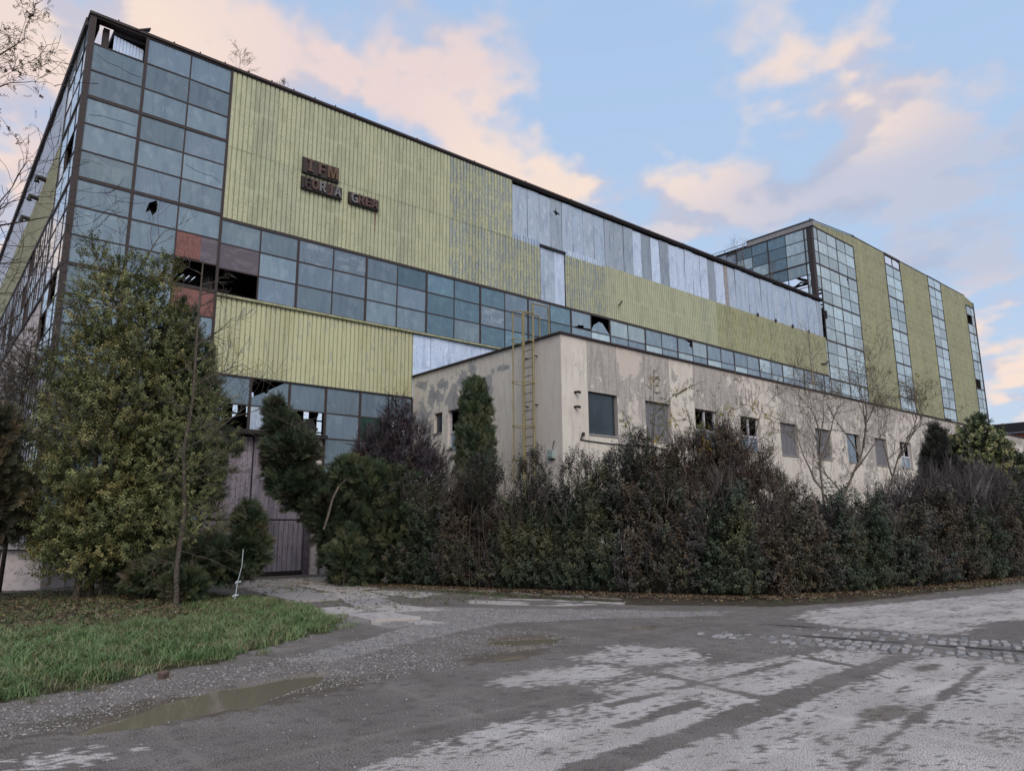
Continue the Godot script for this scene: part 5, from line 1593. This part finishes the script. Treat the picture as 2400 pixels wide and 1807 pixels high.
	# --- far right tree beyond the halls
	bare_tree("far_tree", "bare tree in the distance at the right edge above the brick building", "tree", "", V(0, 0, 0), [V(62.0, -0.05, 14.0), V(62.0, 4.0, 14.0), V(61.6, 8.0, 13.8), V(61.5, 11.0, 13.6)], 0.2,
		[[V(61.8, 5.5, 13.8), V(-0.7, 0.6, -0.9), 4.0, 0.06], [V(61.6, 7.5, 13.8), V(-0.7, 0.4, -0.9), 4.2, 0.06], [V(61.6, 8.5, 13.7), V(-0.6, 0.7, -0.8), 4.0, 0.05], [V(61.6, 10.0, 13.7), V(-0.5, 0.8, -0.7), 3.6, 0.05], [V(61.6, 6.5, 13.8), V(-0.5, 0.5, -0.9), 4.0, 0.05], [V(61.5, 10.8, 13.6), V(0.2, 1, -0.3), 3.0, 0.05]], 3, M.bark, 0.12, 0.3)
	# --- growth along the side of the hall, left of the leafy tree
	o = thing("left_thuja", "browning thuja at the left edge above the white shed", "shrub")
	crown(o, "crown", [[-1.35, 2.35, 4.6, 0.6, 0.55], [-1.2, 1.85, 4.4, 0.5, 0.4], [-1.55, 3.0, 4.8, 0.45, 0.6], [-1.9, 1.4, 4.6, 0.5, 0.7], [-1.9, 0.5, 4.8, 0.45, 0.5], [-1.4, 3.7, 4.9, 0.3, 0.5]], 3600, thuja, [Color(0.085, 0.090, 0.054), Color(0.145, 0.106, 0.061), Color(0.111, 0.104, 0.064), Color(0.076, 0.080, 0.056)], Vector2(0.7, 1.1), 0.12, 0.3)
	part("trunk", rod([V(-1.9, -0.05, 4.6), V(-1.6, 2.8, 4.7)], 0.06), M.dark_bark, o)
	o = thing("wall_creeper", "straggling creeper with dark leaves hanging along the hall's side wall", "creeper")
	var cb := []
	for i in 16:
		var z := -1.2 - i * 0.75
		cb.append([-0.35, 6.6 + sin(i * 1.7) * 0.7 - i * 0.05, z, 0.35, 0.8])
	for i in 8:
		cb.append([-0.4, 5.0 - i * 0.5, -0.6 - i * 0.25, 0.35, 0.7])
	crown(o, "foliage", cb, 750, small, [Color(0.045, 0.05, 0.03), Color(0.06, 0.065, 0.04), Color(0.08, 0.06, 0.04)], Vector2(0.7, 1.2), 0.25, 0.2)
	crown(o, "twigs", cb, 320, twigs, [Color(0.06, 0.052, 0.048)], Vector2(0.9, 1.6), 0.0, 0.5, M.leaf, 0.1)
	var sp := [V(-0.75, -0.05, 2.2), V(-0.7, 2.0, 2.2), V(-0.75, 4.0, 2.1), V(-0.7, 6.5, 2.1)]
	var sl := []
	for i in 16:
		sl.append([V(-0.72, 1.5 + i * 0.32, 2.15), Vector3(rng.randfn(), 0.7, rng.randfn()), rng.randf_range(1.0, 1.9), 0.02])
	var st2 := bare_tree("side_tree", "thin twiggy tree with a few small leaves between hall side and left edge", "tree", "", V(0, 0, 0), sp, 0.06, sl, 2, M.dark_bark, 0.2, 0.35)
	var sparse := []
	for e in st2[1]:
		if rng.randf() < 0.35:
			sparse.append([e.x, e.y, e.z, 0.08, 0.08])
	crown(st2[0], "leaves", sparse, sparse.size() * 2, small, [Color(0.05, 0.055, 0.033), Color(0.075, 0.07, 0.04)], Vector2(0.4, 0.7), 0.0, 0.3)

const HEDGE := [[7.7, 5.9, 2.1], [8.5, 8.0, 2.45], [9.6, 10.6, 2.05], [10.8, 13.4, 2.35], [11.8, 15.1, 1.95], [14.0, 15.9, 1.62], [17.0, 16.5, 1.55], [21.0, 17.0, 1.7], [25.0, 17.5, 1.8], [34.0, 18.6, 2.0], [48.0, 20.4, 2.2]]

func build_hedge(sprig: Mesh, twigs: Mesh, palette: Array) -> void:
	var o := thing("hedge", "long overgrown dark hedge along the yard in front of the annex", "hedge")
	var where: Array[Transform3D] = []
	var tint: Array[Color] = []
	var lens := PackedFloat32Array()
	var total := 0.0
	for i in HEDGE.size() - 1:
		var l := Vector2(HEDGE[i + 1][0] - HEDGE[i][0], HEDGE[i + 1][1] - HEDGE[i][1]).length()
		total += l * (1.0 if i < 8 else 0.45)
		lens.append(total)
	var st := begin()
	st.set_smooth_group(-1)
	var green := [Color(0.043, 0.059, 0.036), Color(0.059, 0.074, 0.041), Color(0.053, 0.064, 0.043), Color(0.081, 0.083, 0.043)]
	var brown := [Color(0.083, 0.061, 0.040), Color(0.067, 0.057, 0.043), Color(0.094, 0.069, 0.041), Color(0.060, 0.050, 0.043), Color(0.071, 0.068, 0.041)]
	while where.size() < 50000:
		var pick := rng.randf() * total
		var k := 0
		while lens[k] < pick:
			k += 1
		var t := rng.randf()
		var a: Array = HEDGE[k]
		var b: Array = HEDGE[k + 1]
		var along := Vector2(b[0] - a[0], b[1] - a[1]).normalized()
		var back := Vector2(along.y, -along.x)
		var base := Vector2(lerpf(a[0], b[0], t), lerpf(a[1], b[1], t))
		var h: float = lerpf(a[2], b[2], t) * (1.0 + clump.get_noise_2d(base.x * 1.1 + 90.0, base.y * 1.1) * 0.42)
		var depth := 1.5
		# round cross-section, lumpy; 0 is the foot in front, 1 the foot behind
		var ang := rng.randf() * 2.5
		var bump := 1.0 + clump.get_noise_3d(base.x * 1.3, base.y * 1.3, ang * 1.6) * 0.62 + fine.get_noise_3d(base.x * 0.5, base.y * 0.5, ang) * 0.3
		var rr := lerpf(0.45, 1.0, sqrt(rng.randf())) * bump
		var cs := Vector2(-cos(ang), sin(ang))
		cs = Vector2(signf(cs.x) * pow(absf(cs.x), 0.7), pow(absf(cs.y), 0.7)) * rr
		var p2 := base + back * (depth * 0.5 + cs.x * depth * 0.5)
		var y := cs.y * h * 0.97 + rng.randf_range(0.0, 0.12)
		if rng.randf() < 0.22:
			# the dense foot of it
			p2 = base + back * rng.randf_range(0.0, depth)
			y = rng.randf() * rng.randf() * 1.5
		var p := Vector3(p2.x, maxf(y, 0.05), p2.y)
		if clump.get_noise_3d(p.x * 2.6, p.y * 2.6, p.z * 2.6) < -0.30 and rng.randf() < 0.8:
			continue
		var out := Vector3(back.x * cs.x, cs.y * 0.9, back.y * cs.x).normalized()
		var dir := (out * 0.55 + Vector3.UP * 0.5 + Vector3(rng.randfn(), rng.randfn(), rng.randfn()) * 0.3).normalized()
		var x := dir.cross(Vector3(rng.randfn(), rng.randfn(), rng.randfn())).normalized()
		var s := rng.randf_range(0.8, 1.3)
		if y > h * 0.85 and rng.randf() < 0.12:
			s *= 1.7
		where.append(Transform3D(Basis(x, dir, x.cross(dir)).scaled_local(Vector3(s, s, s)), p))
		var hue := clampf(0.5 + clump.get_noise_3d(p.x * 0.7 + 31.0, p.y * 0.9, p.z * 0.7) * 1.5 + rng.randf_range(-0.25, 0.25), 0.0, 0.999)
		var zone := clump.get_noise_2d(base.x * 0.42 + 17.0, base.y * 0.42) + rng.randf_range(-0.12, 0.12) + (y / h - 0.6) * 0.12
		var kind: Array = palette if absf(zone) < 0.13 else (green if zone < 0.0 else brown)
		tint.append((kind[int(hue * kind.size())] as Color) * rng.randf_range(0.7, 1.35))
		if where.size() % 300 == 0:
			var foot := base + back * rng.randf_range(0.2, 1.2)
			tube(st, PackedVector3Array([Vector3(foot.x, -0.05, foot.y), Vector3(foot.x + rng.randf_range(-0.2, 0.2), h * 0.5, foot.y + rng.randf_range(-0.2, 0.2)), Vector3(p.x, p.y, p.z)]), PackedFloat32Array([0.025, 0.018, 0.006]), 4)
	scatter(o, "foliage", sprig, M.leaf, where, tint)
	# bare twigs that stand out of it
	where = []
	tint = []
	for i in 1100:
		var t := rng.randf() * 8.0
		var k := int(t)
		var a: Array = HEDGE[k]
		var b: Array = HEDGE[k + 1]
		var back := Vector2(b[1] - a[1], a[0] - b[0]).normalized()
		var p2 := Vector2(lerpf(a[0], b[0], t - k), lerpf(a[1], b[1], t - k)) + back * rng.randf_range(0.0, 1.3)
		var h: float = lerpf(a[2], b[2], t - k) * (1.0 + clump.get_noise_2d(p2.x * 1.1 + 90.0, p2.y * 1.1) * 0.42)
		var dir := Vector3(rng.randfn() * 0.35, 1.0, rng.randfn() * 0.35).normalized()
		var x := dir.cross(Vector3(rng.randfn(), rng.randfn(), rng.randfn())).normalized()
		var s := rng.randf_range(0.6, 1.4)
		where.append(Transform3D(Basis(x, dir, x.cross(dir)).scaled_local(Vector3(s, s, s)), Vector3(p2.x, h * rng.randf_range(0.7, 1.02), p2.y)))
		tint.append(Color(0.085, 0.07, 0.062) * rng.randf_range(0.6, 1.3))
	scatter(o, "twigs", twigs, M.leaf, where, tint)
	part("stems", done(st), M.dark_bark, o)

# ------------------------------------------------------------------ grass, fallen leaves, loose stones
func build_ground_cover() -> void:
	var st := begin()
	st.set_smooth_group(-1)
	for i in 15:
		var a := rng.randf() * TAU
		var p := Vector3(rng.randfn() * 0.06, 0, rng.randfn() * 0.06)
		var d := Vector3(cos(a), 0, sin(a))
		var side := Vector3(-d.z, 0, d.x) * 0.0045
		var h := rng.randf_range(0.045, 0.13)
		var lean := rng.randf_range(0.05, 0.24)
		var m := p + d * lean * 0.35 + Vector3.UP * h * 0.65
		var q := p + d * lean + Vector3.UP * h * rng.randf_range(0.65, 1.0)
		quad(st, p - side, m - side * 0.8, m + side * 0.8, p + side)
		tri(st, m - side * 0.8, q, m + side * 0.8)
	var tuft := done(st)
	var where: Array[Transform3D] = []
	var tint: Array[Color] = []
	var greens := [Color(0.095, 0.162, 0.059), Color(0.129, 0.204, 0.076), Color(0.157, 0.222, 0.088), Color(0.185, 0.222, 0.098), Color(0.112, 0.180, 0.069)]
	var tries := 0
	while where.size() < 14000 and tries < 90000:
		tries += 1
		var x := rng.randf_range(-9.0, 3.9)
		var z := rng.randf_range(2.0, 17.8)
		var j := Vector2(x + warp.get_noise_2d(x * 3.0, z * 3.0) * 0.5, z + warp.get_noise_2d(x * 3.0 + 5.0, z * 3.0) * 0.5)
		if not Geometry2D.is_point_in_polygon(j, grass_p):
			continue
		var lush := smoothstep(9.5, 12.0, z + warp.get_noise_2d(x * 1.5, z * 1.5) * 2.0)
		if x > 1.8 and z > 7.6:
			lush = maxf(lush, 0.7)
		lush *= smoothstep(-0.55, 0.1, clump.get_noise_2d(x * 2.6 + 70.0, z * 2.6)) * 0.75 + 0.25
		lush *= 0.18 + 0.82 * smoothstep(0.45, 0.95, grass_share(x, z) + warp.get_noise_2d(x * 5.0, z * 5.0) * 0.5)
		if rng.randf() > 0.12 + 0.88 * lush:
			continue
		var s := rng.randf_range(0.55, 1.25) * (0.75 + 0.35 * lush)
		where.append(Transform3D(Basis.from_euler(Vector3(rng.randf_range(-0.2, 0.2), rng.randf() * TAU, rng.randf_range(-0.2, 0.2))).scaled(Vector3(s, s, s)), Vector3(x, 0.05 * grass_share(x, z) - 0.01, z)))
		var hue := clampf(0.5 + clump.get_noise_2d(x * 2.0, z * 2.0) * 1.2 + rng.randf_range(-0.3, 0.3), 0.0, 0.999)
		var c: Color = greens[int(hue * greens.size())]
		if rng.randf() < 0.14 + 0.25 * (1.0 - lush) + 0.3 * smoothstep(0.1, 0.5, clump.get_noise_2d(x * 1.3 + 11.0, z * 1.3)):
			c = Color(0.20, 0.18, 0.10)
		tint.append(c * rng.randf_range(0.8, 1.25))
	# tufts along the cracks of the drive and the foot of the hedge
	for i in 2300:
		var along := rng.randf()
		var p := Vector2(rng.randf_range(4.2, 8.4), rng.randf_range(1.6, 11.5)) if i < 1550 else Vector2(lerpf(8.0, 9.0, along), lerpf(9.0, 13.5, along)) + Vector2(rng.randfn(), rng.randfn()) * 0.3
		if i >= 1800:
			p = Vector2(lerpf(10.0, 34.0, along), lerpf(14.9, 18.9, sqrt(along))) + Vector2(rng.randfn() * 0.5, rng.randfn() * 0.22 + 0.15)
		if clump.get_noise_2d(p.x * 3.0, p.y * 3.0) < 0.0:
			continue
		var s := rng.randf_range(0.25, 0.6)
		where.append(Transform3D(Basis.from_euler(Vector3(0, rng.randf() * TAU, 0)).scaled(Vector3(s, s, s)), Vector3(p.x, 0.0, p.y)))
		tint.append((greens[rng.randi() % 5] as Color) * 0.8)
	var g := scatter(self, "grass", tuft, M.leaf, where, tint)
	tag(g, "grass of the lawn before the trees, thin and trodden under them", "grass", "", "stuff")
	# fallen leaves
	st = begin()
	st.set_smooth_group(-1)
	quad(st, Vector3(-0.03, 0.008, 0), Vector3(0, 0.0, 0.022), Vector3(0.034, 0.012, 0), Vector3(0, 0.0, -0.022))
	var flake := done(st)
	where = []
	tint = []
	var browns := [Color(0.12, 0.082, 0.05), Color(0.17, 0.12, 0.065), Color(0.085, 0.06, 0.045), Color(0.22, 0.16, 0.07), Color(0.14, 0.078, 0.055), Color(0.22, 0.185, 0.14)]
	for i in 18500:
		var p := Vector2(rng.randf_range(-4.0, 3.2), rng.randf_range(2.5, 11.5) + rng.randfn() * 0.8)
		if i >= 17000:
			p = Vector2(rng.randf_range(4.0, 9.0), rng.randf_range(1.6, 12.0))
			if clump.get_noise_2d(p.x * 2.0, p.y * 2.0) < -0.1:
				continue
		elif i >= 6800:
			var t := rng.randf() * (HEDGE.size() - 2.0)
			var k := int(t)
			var along := Vector2(HEDGE[k + 1][0] - HEDGE[k][0], HEDGE[k + 1][1] - HEDGE[k][1]).normalized()
			p = Vector2(lerpf(HEDGE[k][0], HEDGE[k + 1][0], t - k), lerpf(HEDGE[k][1], HEDGE[k + 1][1], t - k)) + Vector2(along.y, -along.x) * (-absf(rng.randfn()) * 0.62 + 0.35)
		var s := rng.randf_range(0.6, 1.3)
		where.append(Transform3D(Basis.from_euler(Vector3(rng.randf_range(-0.5, 0.5), rng.randf() * TAU, rng.randf_range(-0.5, 0.5))).scaled(Vector3(s, s, s)), Vector3(p.x, 0.065 + rng.randf() * 0.03 if p.x < 3.6 else 0.038, p.y)))
		tint.append((browns[rng.randi() % browns.size()] as Color) * rng.randf_range(0.7, 1.2))
	g = scatter(self, "leaf_litter", flake, M.leaf, where, tint)
	tag(g, "brown fallen leaves under the trees and along the foot of the hedge", "leaf litter", "", "stuff")
	# loose stones
	st = begin()
	st.set_smooth_group(-1)
	var ring := []
	for k in 6:
		ring.append(Vector3(cos(k * TAU / 6) * rng.randf_range(0.8, 1.15), rng.randf_range(-0.1, 0.2), sin(k * TAU / 6) * rng.randf_range(0.7, 1.1)))
	for k in 6:
		tri(st, ring[k], ring[(k + 1) % 6], Vector3(0.1, 0.65, 0.05))
		tri(st, ring[(k + 1) % 6], ring[k], Vector3(0, -0.6, 0))
	var pebble := done(st)
	where = []
	tint = []
	tries = 0
	while where.size() < 30000 and tries < 260000:
		tries += 1
		var p := Vector2(rng.randf_range(-3.0, 10.0), rng.randf_range(10.5, 21.0))
		var dense := 0.028
		if Geometry2D.is_point_in_polygon(p, gravel_p):
			dense = 0.75
		elif p.x < 2.5 and p.y < 17.2 and p.y > 15.3 - p.x * 0.2:
			dense = 0.85
		elif absf(p.x - 3.4) < 1.6 and absf(p.y - 15.9) < 0.9:
			dense = 0.5
		elif absf(p.x - 6.4) < 0.6 and absf(p.y - 19.1) < 0.8:
			dense = 0.25
		if rng.randf() > dense or Geometry2D.is_point_in_polygon(p, grass_p) or puddle_at(p.x, p.y) > 0.25:
			continue
		var s := 0.005 + 0.011 * pow(rng.randf(), 3.0)
		where.append(Transform3D(Basis.from_euler(Vector3(rng.randf(), rng.randf() * TAU, rng.randf())).scaled(Vector3(s, s * 0.8, s)), Vector3(p.x, ground_height(p.x, p.y) + s * 0.15, p.y)))
		var v := rng.randf_range(0.10, 0.38)
		tint.append(Color(v, v * 0.96, v * 0.93))
	g = scatter(self, "gravel", pebble, M.stone, where, tint)
	tag(g, "loose grey gravel strewn along the edges of the yard", "gravel", "", "stuff")
	# a brick lump left on the edge of the lawn
	st = begin()
	st.set_smooth_group(-1)
	var l := []
	for k in 8:
		l.append(Vector3((0.075 if k & 1 else -0.07) + rng.randf_range(-0.02, 0.02), (0.08 if k & 2 else -0.03) + rng.randf_range(-0.02, 0.02), (0.05 if k & 4 else -0.05) + rng.randf_range(-0.015, 0.015)))
	for q in [[0, 2, 3, 1], [4, 5, 7, 6], [0, 1, 5, 4], [2, 6, 7, 3], [0, 4, 6, 2], [1, 3, 7, 5]]:
		quad(st, l[q[0]], l[q[1]], l[q[2]], l[q[3]])
	var o := part("brick_lump", done(st), M.brick_brown, self, Transform3D(Basis.from_euler(Vector3(0.2, 0.7, 0.3)).scaled(Vector3(0.7, 0.6, 0.7)), Vector3(-0.42, 0.03, 15.55)))
	tag(o, "broken lump of reddish brick on the front edge of the grass", "brick")
